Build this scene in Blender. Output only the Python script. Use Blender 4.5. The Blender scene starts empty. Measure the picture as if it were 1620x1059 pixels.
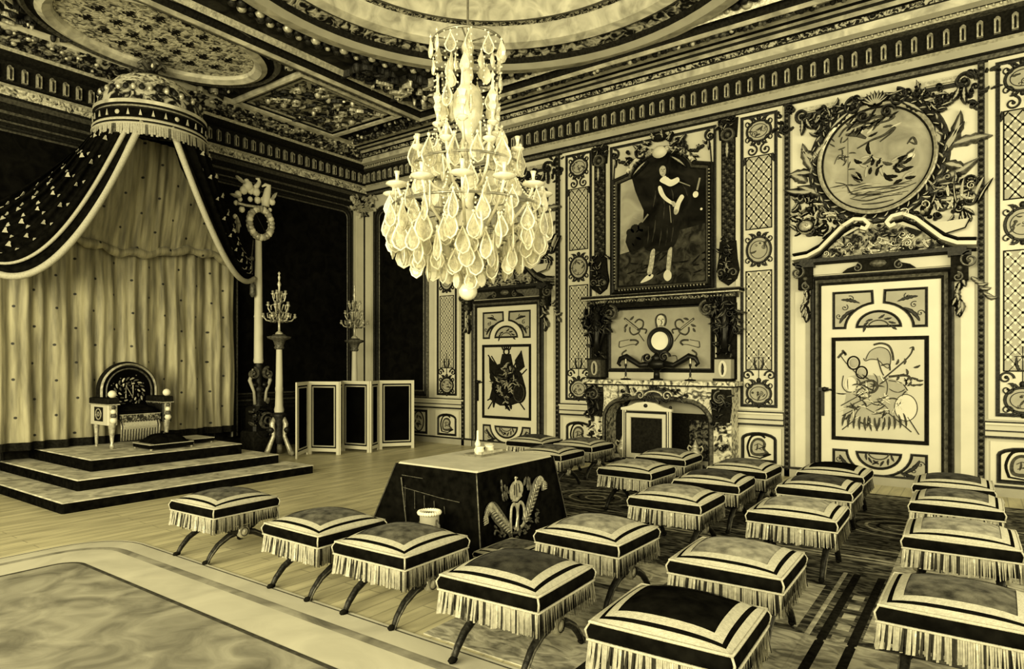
import bpy, math, random
from mathutils import Vector, Matrix
PI = math.pi
rnd = random.Random(7)
S = bpy.context.scene
COL = S.collection

# ------------------------------------------------------------------ camera numbers (room metres; corner of the room at 0,0)
F, CX, YH, EYE = 1030.0, 810.0, 575.0, 1.6
FWD = (-.5833, .8122); RGT = (.8122, .5833)
CAM = (11.0448, -9.7949)
def ray(px, py):
    a = (px-CX)/F; b = (YH-py)/F
    return (FWD[0]+a*RGT[0], FWD[1]+a*RGT[1], b)
def PW(px, py, w=0):                     # a point of the chimney wall -> (along wall, height)
    r = ray(px, py); t = (-w-CAM[1])/r[1]
    return (CAM[0]+t*r[0], EYE+t*r[2])
def PT(px, py, w=0):                     # a point of the throne wall
    r = ray(px, py); t = (w-CAM[0])/r[0]
    return (CAM[1]+t*r[1], EYE+t*r[2])
def PZ(px, py, z=0):                     # a point at a height
    r = ray(px, py); t = (z-EYE)/r[2]
    return (CAM[0]+t*r[0], CAM[1]+t*r[1])

# ------------------------------------------------------------------ materials
MATS = {}
def tone(v): return (v, v*.965, v*.80, 1)
def newmat(name):
    m = bpy.data.materials.new(name); m.use_nodes = True
    nt = m.node_tree; b = nt.nodes['Principled BSDF']
    MATS[name] = m
    return m, nt, b
def L(nt, a, b): nt.links.new(a, b)
def node(nt, t, **k):
    n = nt.nodes.new(t)
    for a, v in k.items():
        if a in n.inputs: n.inputs[a].default_value = v
        else: setattr(n, a, v)
    return n
def coords(nt, scale=(1, 1, 1), rot=(0, 0, 0), kind='Object'):
    tc = node(nt, 'ShaderNodeTexCoord'); mp = node(nt, 'ShaderNodeMapping')
    mp.inputs['Scale'].default_value = scale; mp.inputs['Rotation'].default_value = rot
    L(nt, tc.outputs[kind], mp.inputs['Vector']); return mp.outputs['Vector']
def ramp(nt, fac, stops, interp='LINEAR'):
    r = node(nt, 'ShaderNodeValToRGB'); r.color_ramp.interpolation = interp
    el = r.color_ramp.elements
    while len(el) < len(stops): el.new(.5)
    for e, (p, v) in zip(el, stops): e.position = p; e.color = tone(v)
    L(nt, fac, r.inputs['Fac']); return r.outputs['Color']
def plain(name, v, rough=.6, metal=0, sheen=0, var=.12, scale=9, bump=0, bscale=40):
    m, nt, b = newmat(name)
    b.inputs['Specular IOR Level'].default_value = .35 if metal else (.0 if v < .03 else (.06 if v < .12 else .3))
    n = node(nt, 'ShaderNodeTexNoise', Scale=scale, Detail=4.0)
    L(nt, coords(nt), n.inputs['Vector'])
    L(nt, ramp(nt, n.outputs['Fac'], [(.3, v*(1-var)), (.7, v*(1+var))]), b.inputs['Base Color'])
    b.inputs['Roughness'].default_value = rough; b.inputs['Metallic'].default_value = metal
    if sheen: b.inputs['Sheen Weight'].default_value = sheen; b.inputs['Sheen Roughness'].default_value = .4
    if bump:
        n2 = node(nt, 'ShaderNodeTexNoise', Scale=bscale, Detail=3.0); L(nt, coords(nt), n2.inputs['Vector'])
        bp = node(nt, 'ShaderNodeBump', Strength=bump, Distance=.02)
        L(nt, n2.outputs['Fac'], bp.inputs['Height']); L(nt, bp.outputs['Normal'], b.inputs['Normal'])
    return m
def mottle(name, lo, hi, scale, a=.42, c=.58, rough=.5, metal=0, stretch=(1, 1, 1), dist=1.0, bump=.6, detail=3.0):
    m, nt, b = newmat(name)
    b.inputs['Specular IOR Level'].default_value = .02 if hi < .12 else .1
    v = coords(nt, stretch)
    n = node(nt, 'ShaderNodeTexNoise', Scale=scale, Detail=detail, Distortion=dist); L(nt, v, n.inputs['Vector'])
    L(nt, ramp(nt, n.outputs['Fac'], [(a, lo), (c, hi)]), b.inputs['Base Color'])
    b.inputs['Roughness'].default_value = rough; b.inputs['Metallic'].default_value = metal
    bp = node(nt, 'ShaderNodeBump', Strength=bump, Distance=.03)
    L(nt, n.outputs['Fac'], bp.inputs['Height']); L(nt, bp.outputs['Normal'], b.inputs['Normal'])
    return m
plain('cream', .54, .55, var=.06, scale=2.5)
plain('cream_bright', .62, .5, var=.05, scale=3)
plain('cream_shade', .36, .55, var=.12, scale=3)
plain('panel_grey', .36, .6, var=.12, scale=5)
plain('gilt', .018, .5, .08, var=.7, scale=30, bump=.3)
plain('gilt_light', .46, .35, .3, var=.35, scale=25, bump=.2)
plain('gilt_mid', .10, .45, .12, var=.6, scale=28, bump=.3)
plain('ink', .018, .6, var=.4, scale=30)
plain('ink_soft', .07, .6, var=.4, scale=30)
plain('velvet_black', .004, .95, var=.35, scale=4)
plain('velvet_field', .085, .9, sheen=.05, var=.85, scale=13, bump=.3, bscale=120)
plain('velvet_dark', .034, .9, sheen=.04, var=.9, scale=13, bump=.3, bscale=120)
plain('velvet_light', .22, .9, sheen=.05, var=.6, scale=13, bump=.3, bscale=120)
plain('velvet_band', .008, .8, sheen=.0, var=.5, scale=14)
plain('braid', .43, .7, var=.14, scale=60, bump=.3, bscale=150)
plain('thread', .36, .7, var=.2, scale=50)
plain('thread_dark', .04, .8, var=.3, scale=50)
plain('dark_wood', .02, .45, var=.4, scale=20)
plain('bronze', .010, .4, .12, var=.5, scale=20)
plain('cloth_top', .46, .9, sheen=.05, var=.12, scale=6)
plain('ivory', .72, .4, var=.08)
plain('brass', .30, .3, .6, var=.3, scale=18)
mottle('relief', .012, .42, 9, .44, .60, bump=1.0)
mottle('relief_fine', .014, .50, 20, .45, .60, bump=1.0)
mottle('relief_dark', .010, .26, 14, .46, .68, bump=1.0)
mottle('relief_light', .06, .62, 12, .36, .56, bump=.8)
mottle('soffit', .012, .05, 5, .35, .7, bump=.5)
mottle('soffit_light', .28, .60, 4, .3, .7, bump=.3)
mottle('marble', .07, .68, 7, .38, .56, rough=.25, dist=2.5, bump=.15, detail=8)
mottle('embroidery', .03, .36, 26, .45, .62, bump=.6)
mottle('carpet_ground', .022, .20, 5, .42, .66, rough=.95, stretch=(1, 2.2, 1), dist=2, bump=.2, detail=6)
mottle('carpet_light', .16, .46, 6, .34, .62, rough=.95, stretch=(1, 2, 1), dist=1.5, bump=.2, detail=6)
mottle('rug_pale', .46, .60, 2.2, .3, .7, rough=.95, bump=.15, detail=6)
mottle('rug_grey', .15, .38, 3.2, .32, .66, rough=.95, bump=.2, detail=8)
mottle('dais_carpet', .28, .66, 5, .3, .62, rough=.95, bump=.3, detail=6)
mottle('canvas_dark', .008, .03, 3, .35, .7, bump=.05)
mottle('canvas_ground', .02, .10, 7, .38, .68, bump=.05, detail=6)
mottle('canvas_sky', .18, .42, 2.4, .3, .7, bump=.05)
mottle('medallion_ground', .22, .40, 3, .3, .7, bump=.1, detail=6)
mottle('wall_hanging_cloth', .005, .012, 5, .35, .7, rough=.95, bump=.1)

def curtain_material():
    m, nt, b = newmat('spotted_silk')
    v = coords(nt, (1, 1, 1), (0, 0, 0))
    sp = node(nt, 'ShaderNodeSeparateXYZ'); L(nt, v, sp.inputs[0])
    cb = node(nt, 'ShaderNodeCombineXYZ'); L(nt, sp.outputs['Y'], cb.inputs['X']); L(nt, sp.outputs['Z'], cb.inputs['Y'])
    mp = node(nt, 'ShaderNodeMapping'); mp.inputs['Rotation'].default_value = (0, 0, PI/4); mp.inputs['Scale'].default_value = (2.8, 2.8, 1)
    L(nt, cb.outputs[0], mp.inputs['Vector'])
    vo = node(nt, 'ShaderNodeTexVoronoi', voronoi_dimensions='2D', Scale=1.0, Randomness=.12); L(nt, mp.outputs['Vector'], vo.inputs['Vector'])
    dots = ramp(nt, vo.outputs['Distance'], [(.04, .03), (.06, 1.0)])
    n = node(nt, 'ShaderNodeTexNoise', Scale=3.0, Detail=6.0)
    L(nt, coords(nt, (1, 5, .5)), n.inputs['Vector'])
    base = ramp(nt, n.outputs['Fac'], [(.3, .13), (.7, .42)])
    mx = node(nt, 'ShaderNodeMix', data_type='RGBA', blend_type='MULTIPLY'); mx.inputs[0].default_value = 1
    L(nt, base, mx.inputs[6]); L(nt, dots, mx.inputs[7]); L(nt, mx.outputs[2], b.inputs['Base Color'])
    b.inputs['Roughness'].default_value = .6; b.inputs['Sheen Weight'].default_value = .15
curtain_material()
def parquet_material():
    m, nt, b = newmat('parquet')
    v = coords(nt, (1, 1, 1), (0, 0, PI/2))
    br = node(nt, 'ShaderNodeTexBrick', Scale=1.0)
    br.inputs['Color1'].default_value = tone(.70); br.inputs['Color2'].default_value = tone(.63); br.inputs['Mortar'].default_value = tone(.44)
    br.inputs['Mortar Size'].default_value = .006; br.inputs['Brick Width'].default_value = 1.9; br.inputs['Row Height'].default_value = .13
    L(nt, v, br.inputs['Vector'])
    n = node(nt, 'ShaderNodeTexNoise', Scale=2.2, Detail=7.0); L(nt, coords(nt, (4, .7, 1)), n.inputs['Vector'])
    r = ramp(nt, n.outputs['Fac'], [(.3, .62), (.65, 1.0)])
    mx = node(nt, 'ShaderNodeMix', data_type='RGBA', blend_type='MULTIPLY'); mx.inputs[0].default_value = 1
    L(nt, br.outputs['Color'], mx.inputs[6]); L(nt, r, mx.inputs[7]); L(nt, mx.outputs[2], b.inputs['Base Color'])
    b.inputs['Roughness'].default_value = .38
parquet_material()
def crystal_material():
    m, nt, b = newmat('crystal')
    n = node(nt, 'ShaderNodeTexNoise', Scale=14.0, Detail=2.0); L(nt, coords(nt), n.inputs['Vector'])
    L(nt, ramp(nt, n.outputs['Fac'], [(.35, .8), (.62, 1.0)]), b.inputs['Base Color'])
    b.inputs['Roughness'].default_value = .15; b.inputs['Transmission Weight'].default_value = .15
    b.inputs['IOR'].default_value = 1.5; b.inputs['Specular IOR Level'].default_value = .8
    m2, nt2, b2 = newmat('crystal_clear')
    n = node(nt2, 'ShaderNodeTexNoise', Scale=30.0, Detail=1.0); L(nt2, coords(nt2), n.inputs['Vector'])
    L(nt2, ramp(nt2, n.outputs['Fac'], [(.35, .7), (.65, 1.0)]), b2.inputs['Base Color'])
    b2.inputs['Roughness'].default_value = .08; b2.inputs['Transmission Weight'].default_value = .76; b2.inputs['IOR'].default_value = 1.35; b2.inputs['Alpha'].default_value = .6
    m2, nt2, b2 = newmat('mirror_glass')
    n = node(nt2, 'ShaderNodeTexNoise', Scale=3.0); L(nt2, coords(nt2), n.inputs['Vector'])
    L(nt2, ramp(nt2, n.outputs['Fac'], [(.3, .74), (.7, .86)]), b2.inputs['Base Color'])
    b2.inputs['Roughness'].default_value = .25
crystal_material()

# ------------------------------------------------------------------ mesh builder
ORG = {}
DEFCORE = [None]
class MB:
    def __init__(s, mat='cream'):
        s.v = []; s.f = []; s.mi = []; s.sm = []; s.mats = [mat]; s.cur = 0; s.core = DEFCORE[0]
    def use(s, mat):
        if mat not in s.mats: s.mats.append(mat)
        s.cur = s.mats.index(mat); return s
    def add(s, vs, fs, smooth=False):
        o = len(s.v); s.v.extend([tuple(p) for p in vs])
        for f in fs:
            s.f.append(tuple(i+o for i in f)); s.mi.append(s.cur); s.sm.append(smooth)
    def box(s, x0, x1, y0, y1, z0, z1):
        vs = [(x, y, z) for z in (z0, z1) for y in (y0, y1) for x in (x0, x1)]
        s.add(vs, [(0, 2, 3, 1), (4, 5, 7, 6), (0, 1, 5, 4), (2, 6, 7, 3), (0, 4, 6, 2), (1, 3, 7, 5)])
    def bbox(s, x0, x1, y0, y1, z0, z1, b=.01):      # box with chamfered upright and top edges
        ring = lambda i, z: [(x0+i+b, y0+i, z), (x1-i-b, y0+i, z), (x1-i, y0+i+b, z), (x1-i, y1-i-b, z), (x1-i-b, y1-i, z), (x0+i+b, y1-i, z), (x0+i, y1-i-b, z), (x0+i, y0+i+b, z)]
        rs = [ring(0, z0), ring(0, z1-b), ring(b*.7, z1)]
        s.loft(rs, closed=True, caps=True)
    def loft(s, rings, closed=True, caps=False, smooth=False):
        n = len(rings[0]); vs = [p for r in rings for p in r]; fs = []
        m = n if closed else n-1
        for i in range(len(rings)-1):
            for j in range(m):
                k = (j+1) % n
                fs.append((i*n+j, i*n+k, (i+1)*n+k, (i+1)*n+j))
        if caps:
            fs.append(tuple(range(n-1, -1, -1))); fs.append(tuple((len(rings)-1)*n+j for j in range(n)))
        s.add(vs, fs, smooth)
    def lathe(s, prof, c=(0, 0, 0), n=16, smooth=True, axis='z', ang=(0, 2*PI)):
        full = abs(ang[1]-ang[0]-2*PI) < 1e-6
        k = n if full else n+1
        rings = []
        for r, z in prof:
            ring = []
            for i in range(k):
                a = ang[0]+(ang[1]-ang[0])*i/n
                x, y = r*math.cos(a), r*math.sin(a)
                p = (x, y, z) if axis == 'z' else ((z, x, y) if axis == 'x' else (x, z, y))
                ring.append((c[0]+p[0], c[1]+p[1], c[2]+p[2]))
            rings.append(ring)
        s.loft(rings, full, False, smooth)
    def ball(s, c, r, n=10, sq=(1, 1, 1)):
        rings = []
        m = max(4, n//2)
        for i in range(m+1):
            a = -PI/2+PI*i/m
            rr = max(1e-4, math.cos(a)); z = math.sin(a)
            rings.append([(c[0]+r*sq[0]*rr*math.cos(2*PI*j/n), c[1]+r*sq[1]*rr*math.sin(2*PI*j/n), c[2]+r*sq[2]*z) for j in range(n)])
        s.loft(rings, True, False, True)
    def tube(s, pts, rad, n=8, closed=False, smooth=True, flat=1.0):
        P = [Vector(p) for p in pts]; N = len(P); rings = []
        up = None
        for i in range(N):
            a = P[i-1] if (i > 0 or closed) else P[i]; b = P[(i+1) % N] if (i < N-1 or closed) else P[i]
            t = (b-a)
            t = t.normalized() if t.length > 1e-9 else Vector((0, 0, 1))
            if up is None:
                up = Vector((0, 0, 1)) if abs(t.z) < .9 else Vector((1, 0, 0))
            x = up.cross(t)
            if x.length < 1e-6: x = Vector((1, 0, 0)).cross(t)
            x.normalize(); y = t.cross(x); up = y
            r = rad[i] if isinstance(rad, (list, tuple)) else rad
            rings.append([tuple(P[i]+x*(r*math.cos(2*PI*j/n))+y*(r*flat*math.sin(2*PI*j/n))) for j in range(n)])
        if closed: rings.append(rings[0])
        s.loft(rings, True, not closed, smooth)
    def grid(s, fn, nu, nv, smooth=True, pick=None):
        o = len(s.v)
        for i in range(nu+1):
            for j in range(nv+1): s.v.append(tuple(fn(i/nu, j/nv)))
        for i in range(nu):
            for j in range(nv):
                if pick: s.use(pick((i+.5)/nu, (j+.5)/nv))
                a = o+i*(nv+1)+j
                s.f.append((a, a+nv+1, a+nv+2, a+1)); s.mi.append(s.cur); s.sm.append(smooth)
    # ---- flat ornament, drawn in (u, v) on a surface map M(u, v, w)
    def ribbon(s, M, pts, w, h=.008, base=0.0, closed=False):
        N = len(pts)
        if N < 2: return
        rings = []
        for i in range(N):
            a = pts[i-1] if (i > 0 or closed) else pts[i]; b = pts[(i+1) % N] if (i < N-1 or closed) else pts[i]
            du, dv = b[0]-a[0], b[1]-a[1]; l = math.hypot(du, dv) or 1
            nu_, nv_ = -dv/l, du/l
            ww = (w(i/(N-1)) if callable(w) else w)/2
            u, v = pts[i]
            rings.append([M(u-nu_*ww, v-nv_*ww, base), M(u-nu_*ww*.5, v-nv_*ww*.5, base+h), M(u+nu_*ww*.5, v+nv_*ww*.5, base+h), M(u+nu_*ww, v+nv_*ww, base)])
        if closed: rings.append(rings[0])
        s.loft(rings, False, False, False)
    def fill(s, M, pts, h=.003, thick=True):
        top = [M(u, v, h) for u, v in pts]; n = len(pts)
        if thick:
            bot = [M(u, v, 0) for u, v in pts]
            s.add(top+bot, [tuple(range(n))]+[(i, (i+1) % n, n+(i+1) % n, n+i) for i in range(n)])
        else: s.add(top, [tuple(range(n))])
    def dome2(s, M, u, v, ru, rv, h, n=10):            # low boss on the surface
        rings = [[M(u+ru*k*math.cos(2*PI*j/n), v+rv*k*math.sin(2*PI*j/n), h*z) for j in range(n)] for k, z in ((1, 0), (.8, .6), (.45, .93), (.02, 1))]
        s.loft(rings, True, False, True)
    def leaf(s, M, u, v, ln, ang, wd, curl=.5, h=.02, lobes=4):
        pts = []; N = 11
        a = ang; x, y = u, v
        for i in range(N):
            pts.append((x, y)); a += curl/N
            x += math.cos(a)*ln/N; y += math.sin(a)*ln/N
        s.ribbon(M, pts, lambda t: wd*(math.sin(PI*min(1, t*.93+.07))**.8)*(.72+.28*abs(math.sin(lobes*PI*t)))+.002, h)
        if s.core and wd > .025:                          # light rib of a gilded leaf
            k = s.cur; s.use(s.core); s.ribbon(M, pts[1:-1], lambda t: wd*.34*math.sin(PI*min(1, t*.9+.1))*(.6+.4*abs(math.sin(lobes*PI*t))), .003, h+.001); s.cur = k
    def scroll(s, M, u, v, r, a0, turns, w, h=.02, sgn=1, n=26, inner=.16):
        pts = []
        for i in range(n):
            t = i/(n-1); rr = r*(1-t*(1-inner)); a = a0+sgn*turns*2*PI*t
            pts.append((u+rr*math.cos(a), v+rr*math.sin(a)))
        s.ribbon(M, pts, lambda t: w*(1-.45*t), h)
        s.dome2(M, pts[-1][0], pts[-1][1], w*.75, w*.75, h*1.2, 8)
    def circ(s, M, u, v, ru, rv, w, h=.01, n=40, a0=0, a1=2*PI):
        full = abs(a1-a0-2*PI) < 1e-6
        pts = [(u+ru*math.cos(a0+(a1-a0)*i/n), v+rv*math.sin(a0+(a1-a0)*i/n)) for i in range(n if full else n+1)]
        s.ribbon(M, pts, w, h, closed=full)
    def rect(s, M, u0, u1, v0, v1, prof, inward=True):
        s.mould(M, [(u0, v0), (u1, v0), (u1, v1), (u0, v1)], prof)
    def mould(s, M, path, prof, closed=True):         # mitred moulding; offset>0 goes to the left of the path
        N = len(path); rings = []
        for i in range(N):
            p = path[i]
            a = path[i-1] if (i > 0 or closed) else None; b = path[(i+1) % N] if (i < N-1 or closed) else None
            def nrm(p, q):
                l = math.hypot(q[0]-p[0], q[1]-p[1]) or 1
                return (-(q[1]-p[1])/l, (q[0]-p[0])/l)
            if a and b:
                n1, n2 = nrm(a, p), nrm(p, b)
                d = 1+n1[0]*n2[0]+n1[1]*n2[1]
                d = max(d, .25); m = ((n1[0]+n2[0])/d, (n1[1]+n2[1])/d)
            else: m = nrm(a, p) if a else nrm(p, b)
            rings.append([M(p[0]+m[0]*o, p[1]+m[1]*o, h) for o, h in prof])
        if closed: rings.append(rings[0])
        s.loft(rings, False, False, False)
    def garland(s, M, p0, p1, sag, n=14, r=.03, h=.03, seed=1):
        rg = random.Random(seed)
        for i in range(n+1):
            t = i/n; u = p0[0]+(p1[0]-p0[0])*t; v = p0[1]+(p1[1]-p0[1])*t-sag*4*t*(1-t)
            k = .6+.8*math.sin(PI*t)
            s.dome2(M, u+rg.uniform(-.4, .4)*r, v+rg.uniform(-.4, .4)*r, r*k*.8, r*k*.8, h, 7)
            if i % 2: s.leaf(M, u, v, r*2.4*k, rg.uniform(0, 6.28), r*1.1, rg.uniform(-1, 1), h*.7, 3)
    def thicket(s, M, inside, n, size, seed=1, h=.03, box=(0, 1, 0, 1)):  # crowded carved foliage
        rg = random.Random(seed); k = 0; tries = 0
        while k < n and tries < n*30:
            tries += 1
            u = rg.uniform(box[0], box[1]); v = rg.uniform(box[2], box[3])
            if not inside(u, v): continue
            k += 1; q = rg.random(); z = size*rg.uniform(.6, 1.3)
            if q < .55: s.leaf(M, u, v, z*2, rg.uniform(0, 6.28), z*.7, rg.uniform(-1.6, 1.6), h*rg.uniform(.5, 1.2), rg.choice((3, 4, 5)))
            elif q < .8: s.scroll(M, u, v, z*.8, rg.uniform(0, 6.28), rg.uniform(.8, 1.5), z*.28, h, rg.choice((-1, 1)), 16)
            else: s.dome2(M, u, v, z*.45, z*.4, h*1.3, 8)
    def build(s, name, parent=None, origin=None):
        me = bpy.data.meshes.new(name)
        if origin is None: origin = ORG.get(parent.name, (0, 0, 0)) if parent else (0, 0, 0)
        ox, oy, oz = origin
        me.from_pydata([(x-ox, y-oy, z-oz) for x, y, z in s.v], [], s.f)
        for m in s.mats: me.materials.append(MATS[m])
        me.polygons.foreach_set('material_index', s.mi); me.polygons.foreach_set('use_smooth', s.sm)
        me.update()
        o = bpy.data.objects.new(name, me); COL.objects.link(o)
        if parent:
            o.parent = parent; ORG[o.name] = origin
        else:
            o.location = origin; ORG[o.name] = origin
        return o
def thing(name, label, cat, loc=(0, 0, 0), group=None, kind=None):
    o = bpy.data.objects.new(name, None); COL.objects.link(o); o.location = loc
    o.empty_display_size = .1
    ORG[o.name] = tuple(loc)
    if label: o['label'] = label
    if cat: o['category'] = cat
    if group: o['group'] = group
    if kind: o['kind'] = kind
    return o
def tag(o, label, cat, group=None):
    o['label'] = label; o['category'] = cat
    if group: o['group'] = group
    return o
def struct(mb, name, parent=None, origin=(0, 0, 0)):
    o = mb.build(name, parent, None if parent else origin)
    if not parent: o['kind'] = 'structure'
    return o
def dup(root, loc, rotz=0, label=None):
    r = root.copy(); COL.objects.link(r); r.location = loc; r.rotation_euler = (0, 0, rotz)
    if label: r['label'] = label
    def kids(src, dst):
        for ch in list(src.children):
            c = ch.copy(); COL.objects.link(c); c.parent = dst; kids(ch, c)
    kids(root, r)
    return r
def MW(w0=0): return lambda u, v, w: (u, -(w0+w), v)          # on the chimney wall
def ML(w0=0): return lambda u, v, w: (w0+w, u, v)             # on the throne wall
def MC(z0): return lambda u, v, w: (u, v, z0-w)               # on the ceiling
def MFL(z0): return lambda u, v, w: (u, v, z0+w)              # on the floor
def sm(pts, closed=False, k=4):
    N = len(pts); out = []
    if N < 3: return pts
    P = (lambda i: pts[i % N]) if closed else (lambda i: pts[min(max(i, 0), N-1)])
    for i in range(N if closed else N-1):
        p0, p1, p2, p3 = P(i-1), P(i), P(i+1), P(i+2)
        for j in range(k):
            t = j/k
            out.append(tuple(.5*(2*p1[c]+(p2[c]-p0[c])*t+(2*p0[c]-5*p1[c]+4*p2[c]-p3[c])*t*t+(3*p1[c]-p0[c]-3*p2[c]+p3[c])*t**3) for c in (0, 1)))
    if not closed: out.append(pts[-1])
    return out
def arc(cu, cv, ru, rv, a0, a1, n): return [(cu+ru*math.cos(a0+(a1-a0)*i/n), cv+rv*math.sin(a0+(a1-a0)*i/n)) for i in range(n+1)]
DLINE = [(0, 0), (0, .012), (.018, .014), (.018, .002), (.03, .002), (.03, .014), (.044, .012), (.044, 0)]   # double line moulding
def frame_prof(w, h): return [(0, 0), (0, h*.8), (w*.18, h), (w*.32, h*.6), (w*.5, h*.45), (w*.68, h*.6), (w*.82, h*.95), (w, h*.7), (w, 0)]
# ================================================================== ROOM SHELL
XR, YB = 14.0, -11.2
CZ = 6.12
DC, DR = (6.92, -4.50), 3.1            # dome
m = MB('parquet'); m.box(-.3, XR, YB, .3, -.1, 0); struct(m, 'floor')
m = MB('cream'); m.box(-.2, XR, 0, .2, 0, 6.5); struct(m, 'wall_back')
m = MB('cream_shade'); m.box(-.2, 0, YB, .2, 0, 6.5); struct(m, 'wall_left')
# ceiling with a round opening
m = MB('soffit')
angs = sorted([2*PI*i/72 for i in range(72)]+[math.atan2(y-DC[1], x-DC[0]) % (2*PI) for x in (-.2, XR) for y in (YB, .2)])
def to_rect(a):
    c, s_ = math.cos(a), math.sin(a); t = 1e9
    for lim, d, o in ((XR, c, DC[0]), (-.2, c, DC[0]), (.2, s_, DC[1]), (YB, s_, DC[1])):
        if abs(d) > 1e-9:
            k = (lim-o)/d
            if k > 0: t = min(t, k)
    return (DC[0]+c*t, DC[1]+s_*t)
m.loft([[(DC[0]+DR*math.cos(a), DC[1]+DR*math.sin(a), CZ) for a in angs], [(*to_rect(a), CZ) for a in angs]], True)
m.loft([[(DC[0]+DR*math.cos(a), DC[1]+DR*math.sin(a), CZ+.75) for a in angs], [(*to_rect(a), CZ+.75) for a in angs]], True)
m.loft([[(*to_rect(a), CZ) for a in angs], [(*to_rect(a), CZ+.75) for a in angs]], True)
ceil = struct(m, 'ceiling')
def ringsurf(mb, prof, mats, n=72):
    for (r0, z0), (r1, z1), mt in zip(prof, prof[1:], mats):
        mb.use(mt); mb.lathe([(r0, z0), (r1, z1)], (DC[0], DC[1], 0), n)
m = MB('soffit_light')
ringsurf(m, [(3.34, CZ), (3.30, CZ-.07), (3.12, CZ-.10), (3.02, CZ-.05), (2.98, CZ+.02), (2.82, CZ+.06), (2.74, CZ+.03), (2.62, CZ+.07), (2.50, CZ+.25), (2.42, CZ+.26), (2.30, CZ+.22), (2.1, CZ+.45), (1.0, CZ+.6), (.02, CZ+.62)],
         ['gilt_mid', 'soffit_light', 'cream_shade', 'ink', 'relief', 'gilt_mid', 'soffit_light', 'soffit_light', 'relief_fine', 'gilt_mid', 'soffit_light', 'relief_light', 'relief_light'])
struct(m, 'dome', ceil)
m = MB('gilt_mid')                                       # leaf ring round the dome
for i in range(150):
    a = 2*PI*i/150
    for r in (3.42, 3.52):
        m.use('gilt_light' if (i+int(r*10)) % 3 == 0 else 'gilt')
        m.ball((DC[0]+r*math.cos(a+r), DC[1]+r*math.sin(a+r), CZ-.02), .06+.015*math.sin(i*2.3), 6, (1, 1, .8))
struct(m, 'dome_leaf_ring', ceil)
# square of mouldings about the dome and carved corner spandrels
SQ = (2.95, 10.89, -7.75, -1.32)
m = MB('gilt_mid'); M = MC(CZ)
m.mould(M, [(SQ[0], SQ[2]), (SQ[1], SQ[2]), (SQ[1], SQ[3]), (SQ[0], SQ[3])], [(-.28, 0), (-.28, .10), (-.2, .12)])
m.use('soffit_light'); m.mould(M, [(SQ[0], SQ[2]), (SQ[1], SQ[2]), (SQ[1], SQ[3]), (SQ[0], SQ[3])], [(-.2, .12), (-.12, .15), (-.06, .12)])
m.use('ink'); m.mould(M, [(SQ[0], SQ[2]), (SQ[1], SQ[2]), (SQ[1], SQ[3]), (SQ[0], SQ[3])], [(-.06, .12), (-.02, .05), (.05, .05)])
m.use('gilt_light'); m.mould(M, [(SQ[0], SQ[2]), (SQ[1], SQ[2]), (SQ[1], SQ[3]), (SQ[0], SQ[3])], [(.05, .05), (.09, .08), (.13, .0)])
struct(m, 'square_moulding', ceil)
for i, (sx, sy) in enumerate(((-1, 1), (1, 1), (-1, -1))):
    m = MB('relief_dark'); cx, cy = (SQ[0] if sx < 0 else SQ[1]), (SQ[3] if sy > 0 else SQ[2])
    ins = lambda u, v: math.hypot(u-DC[0], v-DC[1]) > 3.75 and SQ[0]+.2 < u < SQ[1]-.2 and SQ[2]+.2 < v < SQ[3]-.2
    m.use('gilt'); m.thicket(M, ins, 60, .17, 30+i, .10, (cx-1.9 if sx > 0 else cx, cx if sx > 0 else cx+1.9, cy-1.9 if sy > 0 else cy, cy if sy > 0 else cy+1.9))
    m.use('gilt_light'); m.thicket(M, ins, 34, .13, 40+i, .14, (cx-1.8 if sx > 0 else cx, cx if sx > 0 else cx+1.8, cy-1.8 if sy > 0 else cy, cy if sy > 0 else cy+1.8))
    struct(m, 'carved_spandrel', ceil)
# side compartment above the throne: relief panel, oval with lilies
m = MB('soffit_light')
P0, P1 = (.74, -3.45), (2.45, -1.48)
m.use('relief'); m.fill(M, [(P0[0], P0[1]), (P1[0], P0[1]), (P1[0], P1[1]), (P0[0], P1[1])], .015)
m.use('gilt_light'); m.thicket(M, lambda u, v: True, 42, .13, 5, .06, (P0[0]+.2, P1[0]-.2, P0[1]+.2, P1[1]-.2))
m.use('gilt'); m.thicket(M, lambda u, v: True, 40, .12, 6, .05, (P0[0]+.1, P1[0]-.1, P0[1]+.1, P1[1]-.1))
m.use('soffit_light'); m.rect(M, P0[0]-.1, P1[0]+.1, P0[1]-.1, P1[1]+.1, [(0, 0), (0, .06), (.04, .08), (.1, .06), (.1, 0)])
m.use('ink'); m.rect(M, P0[0], P1[0], P0[1], P1[1], [(0, 0), (0, .03), (.06, .03), (.06, 0)])
m.use('gilt_light'); m.rect(M, P0[0]+.08, P1[0]-.08, P0[1]+.08, P1[1]-.08, [(0, 0), (0, .035), (.04, .035), (.04, 0)])
struct(m, 'relief_panel', ceil)
m = MB('relief_light'); OC = (1.82, -5.28); OU, OV = .86, 1.28
m.fill(M, arc(OC[0], OC[1], OU, OV, 0, 2*PI, 48)[:-1], .02)
m.use('ink')
def lily(mb, M, u, v, s, a=0, h=.03):
    c, sn = math.cos(a), math.sin(a)
    T = lambda x, y: (u+s*(x*c-y*sn), v+s*(x*sn+y*c))
    mb.fill(M, [T(0, 1), T(.22, .55), T(.12, .1), T(-.12, .1), T(-.22, .55)], h)
    for sg in (-1, 1): mb.ribbon(M, [T(.1*sg, .05), T(.3*sg, .45), T(.6*sg, .6), T(.75*sg, .35), T(.6*sg, .2)], s*.22, h)
    mb.fill(M, [T(-.5, .02), T(.5, .02), T(.5, -.14), T(-.5, -.14)], h)
    mb.fill(M, [T(-.1, -.14), T(.1, -.14), T(.28, -.6), T(0, -.75), T(-.28, -.6)], h)
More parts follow.
